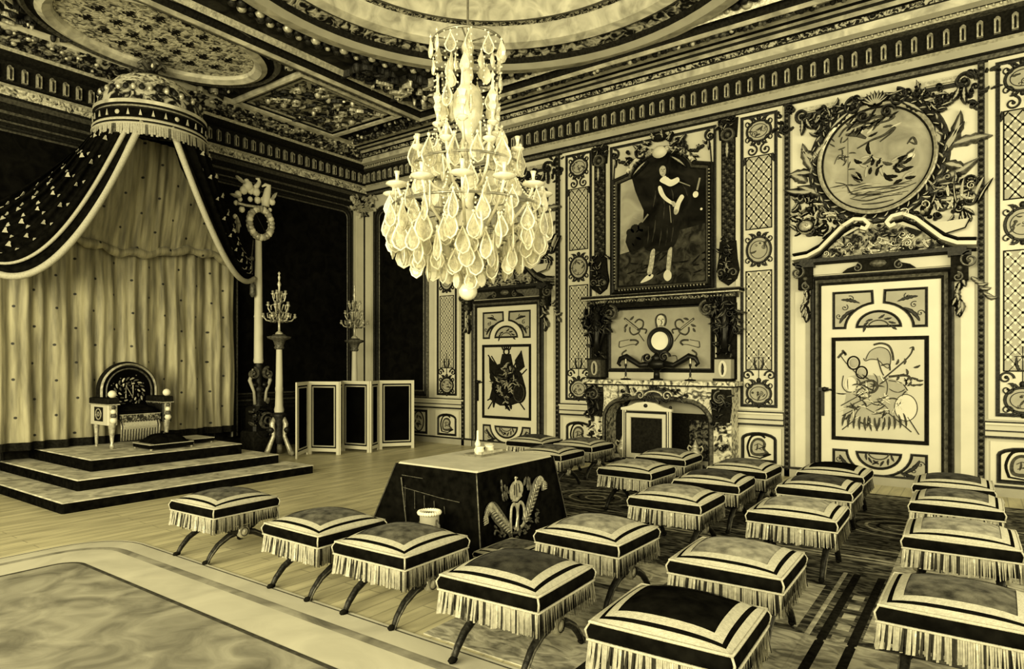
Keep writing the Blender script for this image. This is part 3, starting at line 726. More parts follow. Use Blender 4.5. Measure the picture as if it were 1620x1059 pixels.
# ------------------------------------------------------------------ over-door carving with oval medallion
def overdoor(cx, label, scroll_light):
    dx = cx-9.965
    q = crop(1220, 60, 2.786, dx)
    t = thing('overdoor_carving', label, 'door ornament', (cx, -.01, 2.8), 'carved over-doors of the chimney wall')
    m = MB('cream_bright'); m.box(cx-1.07, cx+1.07, -.012, -.001, 3.05, 5.24); m.build('backing', t)
    A = MW(.012); OCX, OCZ = cx-.035, 4.30
    DEFCORE[0] = None; m = MB('medallion_ground'); m.fill(A, arc(OCX, OCZ, .63, .66, 0, 2*PI, 48)[:-1], .01)
    B = MW(.022); m.use('ink_soft')
    for p, w in (([(300, 440), (330, 400), (400, 370), (470, 350), (540, 345), (520, 365), (450, 385)], .04), ([(380, 490), (440, 455), (500, 430), (545, 395), (530, 420), (480, 460)], .035), ([(330, 430), (380, 430), (420, 445)], .06),
                 ([(280, 560), (300, 520), (340, 530)], .012), ([(285, 640), (330, 650), (360, 690), (450, 690), (560, 670), (640, 640)], .022), ([(340, 685), (420, 665), (520, 655), (620, 630)], .018), ([(350, 710), (420, 720), (500, 700), (580, 690)], .02), ([(400, 735), (470, 730), (540, 715)], .02),
                 ([(340, 440), (340, 680)], .006), ([(600, 470), (625, 440), (640, 470), (610, 460)], .03)):
        m.ribbon(B, sm(q(*p)), lambda t_, w=w: w*(.45+.55*math.sin(PI*t_)), .012)
    for i in range(34):
        p = q((490+rnd.uniform(-105, 110), 585+rnd.uniform(-75, 55)))[0]
        m.use(rnd.choice(('ink', 'ink', 'ink_soft', 'cream_shade'))); m.leaf(B, p[0], p[1], rnd.uniform(.1, .2), rnd.uniform(0, 6.28), .05, rnd.uniform(-1.5, 1.5), .016, 3)
    for i in range(46):
        p = q((475+rnd.uniform(-190, 190), 690+rnd.uniform(-45, 55)))[0]
        if math.hypot((p[0]-OCX)/.60, (p[1]-OCZ)/.63) > .93: continue
        m.use(rnd.choice(('ink_soft', 'cream_shade', 'ink_soft', 'cream'))); m.ribbon(B, [(p[0]-rnd.uniform(.05, .16), p[1]-.01), (p[0], p[1]+rnd.uniform(-.015, .02)), (p[0]+rnd.uniform(.05, .16), p[1])], lambda t_: .016*math.sin(PI*t_)+.004, .01)
    for i in range(26):
        p = q((400+rnd.uniform(-75, 130), 380+rnd.uniform(-40, 70)))[0]; m.use(rnd.choice(('ink_soft', 'ink', 'cream'))); m.leaf(B, p[0], p[1], rnd.uniform(.08, .16), rnd.uniform(-.3, 1.2), .035, rnd.uniform(-1, 1), .014, 2)
    for i in range(14):
        p = q((315+rnd.uniform(-35, 35), 530+rnd.uniform(-70, 60)))[0]; m.use('ink_soft'); m.leaf(B, p[0], p[1], .10, rnd.uniform(0, 3.1), .02, rnd.uniform(-1, 1), .012, 2)
    for i in range(9):
        p = q((330+i*16, 405-rnd.uniform(0, 40)))[0]; m.use('ink_soft'); m.leaf(B, p[0], p[1], .16, rnd.uniform(-.6, .8), .05, .6, .014, 2)
    m.use('cream_bright'); p = q((615, 520))[0]; m.dome2(B, p[0], p[1], .05, .045, .02)
    m.build('medallion_painting', t); DEFCORE[0] = 'cream_shade'
    m = MB('gilt_light'); O = arc(OCX, OCZ, .63, .66, 0, 2*PI, 56)[:-1]
    for pr, mt in (([(.0, .02), (0, .04), (-.02, .05)], 'ink'), ([(-.02, .05), (-.05, .075), (-.07, .06)], 'gilt_light'), ([(-.07, .06), (-.09, .03)], 'ink'), ([(-.09, .03), (-.13, .06), (-.18, .05), (-.20, 0)], 'gilt')):
        m.use(mt); m.mould(MW(.012), O, pr)
    m.use('gilt'); R = MW(.06)
    for i in range(70):
        a = 2*PI*i/70; m.use(('gilt', 'ink', 'gilt_mid')[i % 3]); m.leaf(R, OCX+.76*math.cos(a), OCZ+.80*math.sin(a), .10, a+PI/2+.5*(-1)**i, .05, .6, .035, 3)
    m.build('medallion_frame', t)
    m = MB('gilt')                        # shell crest with garlands
    m2 = q((460, 250))[0]; sx, sz = OCX, 5.04
    for i in range(9):
        a = PI/2+(i-4)*.3; m.use('gilt_mid' if i % 2 else 'ink'); m.leaf(MW(.07), sx, sz-.06, .21, a, .06, (4-i)*.08, .05, 2)
    m.use('gilt')
    for sg in (-1, 1):
        m.scroll(MW(.06), sx+sg*.25, sz-.01, .12, PI/2, 1.3, .05, .05, -sg); m.scroll(MW(.06), sx+sg*.14, sz-.16, .09, 0, 1.2, .04, .05, sg)
        m.leaf(MW(.06), sx+sg*.3, sz-.08, .35, (-.5 if sg > 0 else PI+.5), .10, -sg*.4, .05, 5)
        m.thicket(MW(.05), lambda u, v: math.hypot(u-OCX, (v-OCZ)*.96) > .8, 34, .07, 90+sg, .06, (min(sx+sg*.2, sx+sg*.72), max(sx+sg*.2, sx+sg*.72), 4.72, 5.12))
    m.build('shell_crest', t)
    for sg, x in ((-1, cx-.93), (1, cx+.93)):
        m = MB('gilt')
        m.use('gilt_light'); m.box(min(x, x-sg*.42), max(x, x-sg*.42), -.05, -.01, 5.10, 5.16); m.use('gilt'); m.box(min(x, x-sg*.45), max(x, x-sg*.45), -.06, -.01, 5.03, 5.075)
        m.scroll(MW(.05), x-sg*.0, 5.06, .12, 0, 1.3, .05, .05, sg); m.leaf(MW(.05), x, 5.0, .25, -PI/2-sg*.2, .09, sg*.5, .05, 4); m.leaf(MW(.05), x-sg*.06, 5.0, .2, -PI/2, .09, -sg*.9, .05, 4)
        m.garland(MW(.04), (x-sg*.05, 5.0), (sx+sg*.45, 4.98), .13, 12, .04, .05, 5+sg); m.build('garland', t)
    # palms and arms beside the medallion
    ms = {1: MB('gilt_mid'), -1: MB('gilt_mid')}
    for i, (px, py, ax, ay, ln) in enumerate(((760, 520, 800, 400, .5), (770, 510, 870, 360, .6), (790, 480, 900, 430, .5), (740, 480, 750, 380, .3), (760, 560, 820, 560, .3), (720, 640, 880, 590, .6), (700, 690, 830, 640, .5), (720, 720, 890, 720, .5),
            (190, 590, 110, 490, .5), (190, 600, 100, 590, .4), (180, 560, 220, 460, .4), (160, 640, 110, 600, .3), (200, 680, 100, 700, .5), (220, 700, 140, 640, .4), (200, 540, 140, 520, .3))):
        p = q((px, py), (ax, ay)); m = ms[1 if px > 475 else -1]; m.use(('gilt', 'ink_soft', 'gilt_mid')[i % 3])
        m.leaf(MW(.03), p[0][0], p[0][1], ln*.95, math.atan2(p[1][1]-p[0][1], p[1][0]-p[0][0]), .15, (.5 if i % 2 else -.5), .05, 6)
    for sg in (-1, 1): ms[sg].build('palm_spray', t)
    ins = lambda u, v: math.hypot(u-OCX, v-OCZ) > .84
    for sg in (-1, 1):
        m = ms[sg] = MB('gilt'); lo, hi = (cx-1.0, cx-.3) if sg < 0 else (cx+.2, cx+1.0)
        m.use('ink'); m.thicket(MW(.02), ins, 30, .10, 50+sg, .05, (lo, hi, 3.42, 3.85))
        m.use('gilt'); m.thicket(MW(.03), ins, 34, .09, 60+sg, .08, (lo, hi, 3.40, 3.95)); m.use('gilt_light'); m.thicket(MW(.04), ins, 12, .07, 64+sg, .10, (lo, hi, 3.42, 3.80))
    m = ms[1]; c = q((770, 830))[0]; m.use('cream'); m.fill(MW(.05), [(c[0]-.17, c[1]+.04), (c[0]+.0, c[1]-.11), (c[0]+.2, c[1]-.06), (c[0]+.25, c[1]+.05)], .06); m.use('ink'); m.ribbon(MW(.115), [(c[0]-.17, c[1]+.04), (c[0]+.0, c[1]-.11), (c[0]+.2, c[1]-.06), (c[0]+.25, c[1]+.05)], .015, .01)
    m = ms[-1]; c = q((160, 835))[0]; m.use('gilt_light'); m.dome2(MW(.05), c[0], c[1], .13, .11, .09); m.use('ink'); m.circ(MW(.06), c[0], c[1], .10, .08, .02, .09, 18)
    m = ms[1]; c = q((865, 690))[0]
    for k in range(5): m.use('cream' if k % 2 else 'ink'); m.leaf(MW(.05), c[0]-.10+k*.05, c[1]-.14, .36, PI/2+.3-.15*k, .05, -.4, .05, 2)
    for sg in (-1, 1): ms[sg].build('war_trophy', t)
    # broken scroll pediment
    m = MB('cream_bright' if scroll_light else 'gilt_mid')
    for sg in (-1, 1):
        pts = [(cx+sg*1.05, 3.06), (cx+sg*.86, 3.08), (cx+sg*.70, 3.16), (cx+sg*.56, 3.30), (cx+sg*.42, 3.44), (cx+sg*.28, 3.52), (cx+sg*.16, 3.50), (cx+sg*.10, 3.43), (cx+sg*.14, 3.37), (cx+sg*.20, 3.40)]
        if sg < 0: pts = [(a, b_) for a, b_ in pts]
        Q = []
        for i in range(len(pts)-1):
            for k in range(3): Q.append((pts[i][0]+(pts[i+1][0]-pts[i][0])*k/3, pts[i][1]+(pts[i+1][1]-pts[i][1])*k/3))
        Q.append(pts[-1])
        m.use('cream_bright' if scroll_light else 'gilt_mid'); m.ribbon(MW(.0), Q, .085, .13)
        m.use('ink'); m.ribbon(MW(.0), [(a, b_-.07) for a, b_ in Q[:20]], .04, .11); m.ribbon(MW(.0), [(a, b_+.065) for a, b_ in Q[:18]], .04, .10)
    m.build('scroll_pediment', t)
    m = MB('relief'); m.fill(MW(.01), [(cx-.85, 3.02), (cx+.85, 3.02), (cx+.5, 3.27), (cx+.2, 3.42), (cx-.2, 3.42), (cx-.5, 3.27)], .03)
    m.use('gilt_light'); m.thicket(MW(.04), lambda u, v: v < 3.42-.5*abs(u-cx)*.9, 40, .055, 81, .04, (cx-.75, cx+.75, 3.06, 3.42)); m.use('gilt'); m.thicket(MW(.04), lambda u, v: v < 3.42-.5*abs(u-cx)*.9, 40, .05, 82, .05, (cx-.8, cx+.8, 3.04, 3.42)); m.build('tympanum', t)
    m = MB('gilt')
    m.box(cx-.95, cx+.95, -.15, -.001, 2.98, 3.03); m.use('ink'); m.box(cx-.93, cx+.93, -.11, -.001, 2.955, 2.98); m.use('cream' if scroll_light else 'gilt_mid'); m.box(cx-.90, cx+.90, -.04, -.001, 2.82, 2.955); m.build('lintel', t)
    m = MB('ink')
    m.fill(MW(.04), [(cx-.42, 2.82), (cx-.36, 2.87), (cx-.26, 2.90), (cx-.2, 2.98), (cx, 3.02), (cx+.2, 2.98), (cx+.26, 2.90), (cx+.36, 2.87), (cx+.42, 2.82)], .05); m.use('gilt_mid'); m.dome2(MW(.09), cx, 2.91, .10, .05, .04)
    for sg in (-1, 1): m.scroll(MW(.06), cx+sg*.24, 2.87, .06, PI/2, 1.2, .03, .05, sg)
    m.build('cartouche', t)
    for sg in (-1, 1):                    # brackets with leaf drops
        m = MB('gilt'); x = cx+sg*.88
        m.use('ink'); m.box(x-.09, x+.09, -.12, -.001, 2.62, 2.96); m.use('gilt'); m.box(x-.12, x+.12, -.17, -.001, 2.92, 2.98)
        m.use('gilt_mid'); m.scroll(MW(.12), x+sg*.10, 2.86, .10, PI/2, 1.4, .035, .05, sg); m.scroll(MW(.12), x-sg*.02, 2.66, .06, PI/2, 1.2, .03, .04, -sg)
        m.dome2(MW(.12), x, 2.77, .03, .03, .03); m.dome2(MW(.12), x, 2.70, .03, .03, .03)
        for k in range(7): m.use(('gilt', 'ink', 'gilt_mid')[k % 3]); m.leaf(MW(.05), x+rnd.uniform(-.04, .04), 2.66-k*.06, .14, -PI/2+rnd.uniform(-.7, .7), .08, rnd.uniform(-.8, .8), .06, 3)
        m.use('ink'); m.leaf(MW(.03), x, 2.40, .26, -PI/2, .11, 0, .06, 4)
        if sg > 0:
            for k in range(6): m.use('gilt_mid'); m.leaf(MW(.03), x+.12+.03*k, 2.66-.05*k, .12, rnd.uniform(-1.5, .3), .06, 1, .05, 3)
        m.build('bracket', t)
    for sg in (-1, 1):                    # plain boards each side of the door
        m = MB('cream_bright'); a, b_ = sorted((cx+sg*.83, cx+sg*1.03)); m.box(a, b_, -.02, -.001, .14, 2.6)
        m.use('cream_shade'); m.box(cx+sg*.86-.03, cx+sg*.86+.03, -.03, -.001, .14, 2.5); m.build('side_board', t)
    return t
overdoor(9.965, 'oval-medallion carving with broken scroll pediment above the pale nearer door', True)
overdoor(3.9, 'oval-medallion carving with dark scroll pediment above the farther door, behind the chandelier', False)

# ================================================================== PORTRAIT OVER THE FIREPLACE
PC = 6.93
DEFCORE[0] = None
t = thing('framed_portrait', 'full-length portrait of a standing cavalier in an arched carved frame above the fireplace', 'painting', (PC, -.01, 2.7))
m = MB('cream'); m.box(6.03, 7.83, -.015, -.001, 2.725, 5.24); m.use('gilt'); m.rect(MW(.015), 6.04, 7.82, 2.72, 5.2, DLINE); m.build('backing_panel', t)
shape = [(6.20, 2.86), (7.66, 2.86), (7.66, 4.55), (7.46, 4.60)]+arc(PC, 4.56, .50, .36, .12, PI-.12, 14)+[(6.40, 4.60), (6.20, 4.55)]
K = MW(.03)
m = MB('canvas_dark'); m.fill(MW(.018), shape, .012)
q = crop(870, 160, 3.31)
m.use('canvas_ground'); m.fill(K, q((372, 800), (450, 790), (520, 750), (640, 690), (820, 640), (820, 945), (365, 968)), .002)
m.use('canvas_sky'); m.fill(K, q((375, 418), (435, 412), (450, 470), (470, 520), (495, 575), (492, 640), (440, 660), (410, 690), (400, 740), (420, 790), (372, 805)), .003)
m.use('canvas_dark')
for c_, r_ in (((425, 690), .07), ((450, 670), .08), ((480, 700), .10), ((460, 740), .09), ((430, 760), .05), ((490, 660), .09)):
    p = q(c_)[0]; m.fill(MW(.034), arc(p[0], p[1], r_, r_*.9, 0, 2*PI, 11)[:-1], .001)
# the sitter: cloak, body, legs, collar, arms, face
m.fill(MW(.036), sm(q((545, 420), (590, 395), (690, 400), (740, 440), (730, 520), (690, 590), (680, 700), (640, 775), (560, 790), (500, 770), (495, 640), (525, 560), (540, 480)), True), .002)
m.use('ivory')
m.fill(MW(.042), sm(q((580, 420), (610, 395), (640, 415), (675, 402), (682, 425), (640, 450), (610, 440)), True), .002)
m.fill(MW(.042), sm(q((572, 455), (588, 450), (612, 500), (652, 534), (646, 546), (606, 522), (580, 490)), True), .002)
m.fill(MW(.042), sm(q((690, 495), (708, 505), (690, 540), (675, 590), (655, 590), (660, 550)), True), .002)
m.use('gilt_light')
m.fill(MW(.042), sm(q((578, 345), (597, 332), (614, 346), (612, 382), (598, 400), (582, 384)), True), .002)
m.fill(MW(.042), sm(q((535, 790), (556, 782), (545, 880), (530, 920), (515, 900), (525, 850)), True), .002)
m.fill(MW(.042), sm(q((625, 785), (645, 770), (640, 850), (632, 900), (615, 890), (618, 840)), True), .002)
m.use('ivory'); m.fill(MW(.042), sm(q((480, 952), (515, 915), (545, 910), (540, 930), (500, 950)), True), .002); m.fill(MW(.043), sm(q((602, 905), (620, 885), (640, 900), (640, 930), (620, 945), (603, 930)), True), .002)
m.use('canvas_dark'); m.fill(MW(.0445), sm(q((562, 355), (572, 328), (598, 318), (622, 330), (632, 365), (626, 400), (614, 396), (612, 352), (594, 342), (580, 358), (574, 392), (564, 385)), True), .001)
m.use('canvas_ground')
for x0_, y0_, x1_, y1_ in ((560, 450, 545, 560), (600, 480, 600, 620), (640, 460, 650, 520), (560, 600, 540, 740), (590, 640, 575, 770), (620, 640, 610, 760), (650, 620, 640, 740), (700, 440, 725, 500), (520, 660, 515, 750)):
    m.ribbon(MW(.0395), q((x0_, y0_), ((x0_+x1_)/2+4, (y0_+y1_)/2), (x1_, y1_)), lambda t_: .004+.02*math.sin(PI*t_), .002)
m.use('ink'); m.ribbon(MW(.0465), q((588, 362), (594, 361)), .008, .001); m.ribbon(MW(.0465), q((602, 361), (608, 362)), .008, .001); m.ribbon(MW(.0465), q((592, 386), (603, 386)), .006, .001); m.ribbon(MW(.0465), q((597, 364), (599, 376)), .005, .001)
m.use('gilt_light'); m.fill(MW(.043), sm(q((640, 530), (658, 530), (664, 548), (650, 556)), True), .002); m.fill(MW(.043), sm(q((655, 572), (675, 572), (672, 594), (658, 596)), True), .002)
m.use('canvas_sky'); m.ribbon(MW(.042), q((632, 550), (640, 640)), .012, .002); m.ribbon(MW(.042), q((790, 405), (775, 470)), .03, .002); m.ribbon(MW(.042), q((680, 425), (740, 448)), .016, .002); m.ribbon(MW(.042), q((440, 612), (490, 635), (520, 595)), .03, .002)
p = q((768, 492))[0]; m.use('ivory'); m.fill(MW(.042), arc(p[0], p[1], .045, .05, 0, 2*PI, 12)[:-1], .002)
p = q((798, 568))[0]; m.fill(MW(.042), arc(p[0], p[1], .02, .02, 0, 2*PI, 8)[:-1], .002)
m.use('canvas_ground')
for i in range(26):
    p = q((rnd.uniform(380, 810), rnd.uniform(800, 940)))[0]; m.use(rnd.choice(('canvas_ground', 'canvas_dark'))); m.leaf(MW(.0345), p[0], p[1], rnd.uniform(.1, .25), rnd.uniform(-.4, .6), .03, .3, .002, 2)
m.build('canvas', t)
m = MB('gilt')
for pr, mt in (([(0, .02), (0, .05), (-.015, .055)], 'ink'), ([(-.015, .055), (-.03, .04), (-.05, .07)], 'gilt_mid'), ([(-.05, .07), (-.07, .05)], 'ink'), ([(-.07, .05), (-.10, .075), (-.12, .04)], 'gilt'), ([(-.12, .04), (-.13, .0)], 'ink')):
    m.use(mt); m.mould(MW(.0), shape, pr)
for i in range(64):
    z = 2.90+i*.026
    for x in (6.14, 7.72): m.use('gilt_light' if i % 2 else 'ink'); m.dome2(MW(.06), x, z, .018, .012, .02, 6)
for i in range(56):
    x = 6.2+i*.0263; m.use('gilt_light' if i % 2 else 'ink'); m.dome2(MW(.06), x, 2.80, .012, .018, .02, 6)
m.use('relief_light'); m.mould(MW(.055), arc(PC, 4.60, .545, .37, .25, PI-.25, 16), [(.02, .0), (.01, .03), (-.05, .035), (-.06, .0)], closed=False)
m.build('picture_frame', t)
DEFCORE[0] = 'cream_shade'; m = MB('gilt'); X = MW(.06)
m.use('cream_bright'); m.dome2(X, PC, 4.95, .13, .10, .06, 16)
for i in range(13):
    a = PI*(i-1)/11; m.use(('gilt', 'ink', 'gilt')[i % 3]); m.leaf(X, PC+.19*math.cos(a), 4.99+.15*math.sin(a), .17, a+(.5 if i % 2 else -.4), .08, .6, .07, 4)
m.use('gilt')
for sg in (-1, 1):
    m.scroll(X, PC+sg*.30, 4.98, .12, PI/2, 1.3, .05, .05, -sg); m.leaf(X, PC+sg*.2, 4.83, .36, (-.5 if sg > 0 else PI+.5), .09, -sg*.4, .05, 5); m.leaf(X, PC+sg*.33, 5.0, .2, PI/2-sg*.3, .09, -sg*.9, .05, 4)
    m.thicket(X, lambda u, v: True, 14, .055, 120+sg, .06, (PC+sg*.42-.14, PC+sg*.42+.14, 4.78, 5.05))
    m.garland(MW(.03), (PC+sg*.42, 4.92), (PC+sg*.80, 5.02), .09, 11, .03, .04, 9)
    m.scroll(MW(.03), PC+sg*.80, 5.05, .09, PI/2, 1.2, .035, .04, sg); m.ribbon(MW(.03), [(PC+sg*.80, 4.9), (PC+sg*.82, 4.62)], .02, .02); m.leaf(MW(.03), PC+sg*.78, 4.98, .16, -PI/2, .06, 0, .04)
m.use('ink'); m.dome2(X, PC, 5.17, .14, .06, .08); m.build('crest', t)

def drop(x, label):                       # carved trophies hanging either side of the painting
    t = thing('carved_drop', label, 'wall carving', (x, -.01, 2.75), 'carved drops beside the portrait')
    m = MB('gilt'); m.use('ink_soft'); m.box(x-.085, x+.085, -.035, -.001, 3.4, 5.0); m.use('gilt')
    for k in range(46):
        for j in (-1, 0, 1):
            m.use(('gilt_mid', 'ink', 'gilt')[(k+j) % 3]); m.dome2(MW(.035), x+j*.055+(.02 if k % 2 else -.01), 3.42+k*.034, .026, .02, .03, 6)
    m.use('ink'); m.box(x-.10, x-.085, -.04, -.001, 3.4, 5.0); m.box(x+.085, x+.10, -.04, -.001, 3.4, 5.0); m.build('drop_strip', t)
    m = MB('gilt'); m.use('ink'); m.fill(MW(.0), [(x-.13, 4.95), (x+.13, 4.95), (x+.15, 5.24), (x-.15, 5.24)], .05); m.use('gilt_mid'); m.circ(MW(.05), x, 5.0, .085, .085, .04, .04, 18); m.dome2(MW(.05), x, 5.0, .04, .04, .05)
    m.use('gilt'); m.thicket(MW(.05), lambda u, v: True, 14, .05, int(x*9), .05, (x-.12, x+.12, 5.08, 5.22)); m.leaf(MW(.04), x, 4.9, .3, -PI/2, .14, 0, .05); m.build('rosette_head', t)
    m = MB('ink'); m.fill(MW(.0), [(x-.12, 3.42), (x-.14, 3.15), (x-.17, 2.98), (x-.13, 2.85), (x, 2.76), (x+.13, 2.85), (x+.17, 2.98), (x+.14, 3.15), (x+.12, 3.42)], .05)
    m.use('gilt'); m.thicket(MW(.05), lambda u, v: True, 30, .055, int(x*11), .06, (x-.13, x+.13, 2.82, 3.45)); m.use('gilt_mid'); m.scroll(MW(.07), x-.09, 2.94, .07, 0, 1.2, .03, .04, 1); m.scroll(MW(.07), x+.09, 2.94, .07, PI, 1.2, .03, .04, -1); m.build('mask_pendant', t)
drop(5.85, 'dark carved vertical trophy hanging between the portrait and the trellis panel on the farther side')
drop(8.00, 'dark carved vertical trophy hanging between the portrait and the trellis panel on the nearer side')

# ================================================================== FIREPLACE
FC = 6.98
DEFCORE[0] = 'gilt_mid'
t = thing('fireplace', 'veined marble fireplace with carved corner scrolls and wide arched opening', 'fireplace', (FC, -.01, 0))
hw = .84
openp = [(FC+hw, 0), (FC+hw, .70)]+arc(FC+hw-.34, .70, .34, .30, 0, PI/2, 6)[1:]+[(FC+.2, 1.04), (FC, 1.06), (FC-.2, 1.04)]+arc(FC-hw+.34, .70, .34, .30, PI/2, PI, 6)+[(FC-hw, 0)]
m = MB('marble'); D = .36
outer = [(FC+1.17, 0), (FC+1.17, .9), (FC+1.17, 1.27), (FC-1.17, 1.27), (FC-1.17, .9), (FC-1.17, 0)]
# front slab as strips between the opening and the block
def strip(z0, z1, x0, x1): m.box(x0, x1, -D, -.001, z0, z1)
N = len(openp)
top = 1.27
fr = []
for i in range(N-1):
    a, b_ = openp[i], openp[i+1]
    if abs(a[0]-b_[0]) < 1e-6: continue
    m.add([(a[0], -D, a[1]), (b_[0], -D, b_[1]), (b_[0], -D, top), (a[0], -D, top)], [(0, 1, 2, 3)])
for i in range(N-1):
    a, b_ = openp[i], openp[i+1]; m.add([(a[0], -D, a[1]), (b_[0], -D, b_[1]), (b_[0], -.01, b_[1]), (a[0], -.01, a[1])], [(0, 1, 2, 3)])
for sg in (-1, 1):
    a, b_ = sorted((FC+sg*hw, FC+sg*1.17)); m.add([(a, -D, 0), (b_, -D, 0), (b_, -D, top), (a, -D, top)], [(0, 1, 2, 3)])
    x = FC+sg*1.17; m.add([(x, -D, 0), (x, -.001, 0), (x, -.001, top), (x, -D, top)], [(0, 1, 2, 3)])
m.build('surround', t)
m = MB('gilt_mid'); m.mould(MW(D), openp, [(-.0, 0), (.0, .02), (-.03, .04), (-.06, .02), (-.07, 0)], closed=False); m.use('ink'); m.mould(MW(D), openp, [(0, 0), (0, .025), (.0, .025), (-.012, .03)], closed=False); m.build('opening_moulding', t)
m = MB('ink'); m.box(FC-hw, FC+hw, -.012, -.004, 0, 1.1); m.use('cream_shade'); m.fill(MW(.013), [(FC-.68, .82), (FC+.68, .82), (FC+.55, 1.02), (FC-.55, 1.02)], .001); m.use('ink'); m.box(FC-hw, FC+hw, -D-.02, -.01, 0.001, .012); m.use('relief_dark'); m.fill(MW(.013), [(FC+.42, .02), (FC+.80, .02), (FC+.80, .72), (FC+.42, .72)], .001); m.build('firebox', t)
m = MB('marble'); m.bbox(FC-1.24, FC+1.24, -.45, -.001, 1.27, 1.335, .015); m.use('ink'); m.box(FC-1.21, FC+1.21, -.42, -.002, 1.25, 1.27); m.build('mantel_shelf', t)
m = MB('ink'); Q = MW(D)
m.use('bronze'); m.fill(Q, [(FC-.30, 1.06), (FC-.15, 1.03), (FC, 1.0), (FC+.15, 1.03), (FC+.30, 1.06), (FC+.22, 1.17), (FC, 1.22), (FC-.22, 1.17)], .03)
m.use('gilt'); m.thicket(Q, lambda u, v: abs(v-1.13) < .12-.08*abs(u-FC)/.6, 50, .06, 17, .05, (FC-.55, FC+.55, 1.02, 1.25))
m.use('gilt_light'); m.circ(MW(D+.04), FC, 1.10, .14, .07, .035, .03, 18, 0, PI); m.scroll(MW(D+.03), FC+.22, 1.10, .08, 0, 1.2, .03, .04, 1); m.scroll(MW(D+.03), FC-.22, 1.10, .08, PI, 1.2, .03, .04, -1)
m.build('keystone_carving', t)
for sg in (-1, 1):
    m = MB('bronze'); x = FC+sg*1.03
    m.use('ink'); m.fill(MW(D), [(x-.12, .74), (x+.12, .74), (x+.15, 1.0), (x+.14, 1.22), (x-.14, 1.22), (x-.15, 1.0)], .03)
    m.use('gilt'); m.thicket(MW(D+.02), lambda u, v: True, 26, .06, 140+sg, .08, (x-.12, x+.12, .72, 1.24)); m.use('gilt_mid'); m.scroll(MW(D+.04), x, 1.10, .10, PI/2, 1.4, .04, .06, sg); m.use('bronze'); m.thicket(MW(D), lambda u, v: True, 14, .05, 150+sg, .05, (x-.1, x+.1, .35, .72))
    m.build('corner_scroll', t)

# overmantel: painted panel under a dark entablature on two bronze terms
t = thing('overmantel', 'cream overmantel panel painted with crossed torches under a dark carved entablature', 'overmantel', (PC, -.01, 1.34))
m = MB('cream'); m.box(5.72, 8.14, -.02, -.001, 1.35, 2.52); m.build('backing', t)
m = MB('cream'); q = crop(920, 440, 5.786); A = MW(.022)
m.use('panel_grey'); m.fill(A, [(6.06, 1.52), (7.74, 1.52), (7.74, 2.34), (7.58, 2.47), (6.22, 2.47), (6.06, 2.34)], .002)
m.use('ink_soft'); A = MW(.026)
for sg in (0, 1):
    fx_ = (lambda x: x) if not sg else (lambda x: 1437-x)
    def qq(*pts): return q(*[(fx_(x), y) for x, y in pts])
    def qs(*pts): return sm(qq(*pts))
    m.use('ink_soft'); m.ribbon(A, qs((400, 370), (530, 475)), .035, .012); m.use('cream_bright'); m.ribbon(MW(.034), qq((410, 382), (520, 468)), .012, .008); m.use('ink_soft')
    m.ribbon(A, qs((530, 510), (580, 580)), .014, .01)
    m.ribbon(A, qs((495, 410), (530, 380), (570, 400), (565, 450), (520, 480)), .026, .01); m.ribbon(A, qs((450, 450), (450, 490), (480, 520), (530, 500), (545, 460)), .026, .01); m.ribbon(A, qs((545, 465), (600, 475), (590, 510)), .026, .01)
    for (a, b_, ln) in (((450, 385), (510, 350), .10), ((430, 425), (395, 450), .10), ((410, 460), (400, 490), .08)):
        p = qq(a, b_); m.leaf(A, p[0][0], p[0][1], ln, math.atan2(p[1][1]-p[0][1], p[1][0]-p[0][0]), .04, .5, .012)
    m.ribbon(A, qs((355, 580), (350, 630), (370, 635)), .016, .01); m.ribbon(A, qs((450, 570), (500, 570), (525, 590), (500, 615)), .03, .01); m.ribbon(A, qs((360, 580), (440, 565)), .010, .008); m.ribbon(A, qs((370, 635), (460, 610), (500, 610)), .010, .008)
    m.ribbon(A, qs((385, 720), (380, 690), (420, 660)), .028, .01); m.ribbon(A, qs((600, 712), (565, 715), (555, 760)), .014, .01)
m.use('cream_bright'); p = q((730, 395))[0]; m.fill(A, arc(p[0], p[1], .065, .095, 0, 2*PI, 18)[:-1], .006)
m.use('ink_soft'); m.ribbon(A, sm(q((695, 455), (685, 390), (700, 350), (735, 335), (770, 350), (780, 400), (765, 440))), .030, .012); m.ribbon(MW(.034), q((735, 385), (745, 410), (735, 430)), .014, .006); m.ribbon(MW(.034), q((710, 380), (722, 378)), .012, .006); m.ribbon(MW(.034), q((745, 378), (760, 380)), .012, .006); m.ribbon(MW(.034), q((720, 440), (750, 440)), .012, .006)
m.build('painted_panel', t)
m = MB('gilt'); m.mould(MW(.02), [(6.06, 1.52), (7.74, 1.52), (7.74, 2.34), (7.58, 2.47), (6.22, 2.47), (6.06, 2.34)], [(0, 0), (0, .03), (-.02, .035), (-.03, .015), (-.045, .03), (-.06, 0)]); m.use('ink'); m.box(5.8, 8.06, -.03, -.001, 1.455, 1.475); m.build('panel_frame', t)
m = MB('ink'); m.box(5.74, 8.12, -.16, -.001, 2.50, 2.58); m.use('relief_dark'); m.box(5.70, 8.16, -.20, -.001, 2.58, 2.635); m.use('gilt_light'); m.box(5.64, 8.22, -.25, -.001, 2.645, 2.665); m.use('ink'); m.box(5.62, 8.24, -.27, -.001, 2.665, 2.69); m.use('gilt_mid'); m.box(5.62, 8.24, -.27, -.001, 2.695, 2.71)
for i in range(50): m.use('gilt_light'); m.dome2(MW(.20), 5.78+i*.047, 2.605, .013, .013, .015, 6)
m.build('entablature', t)
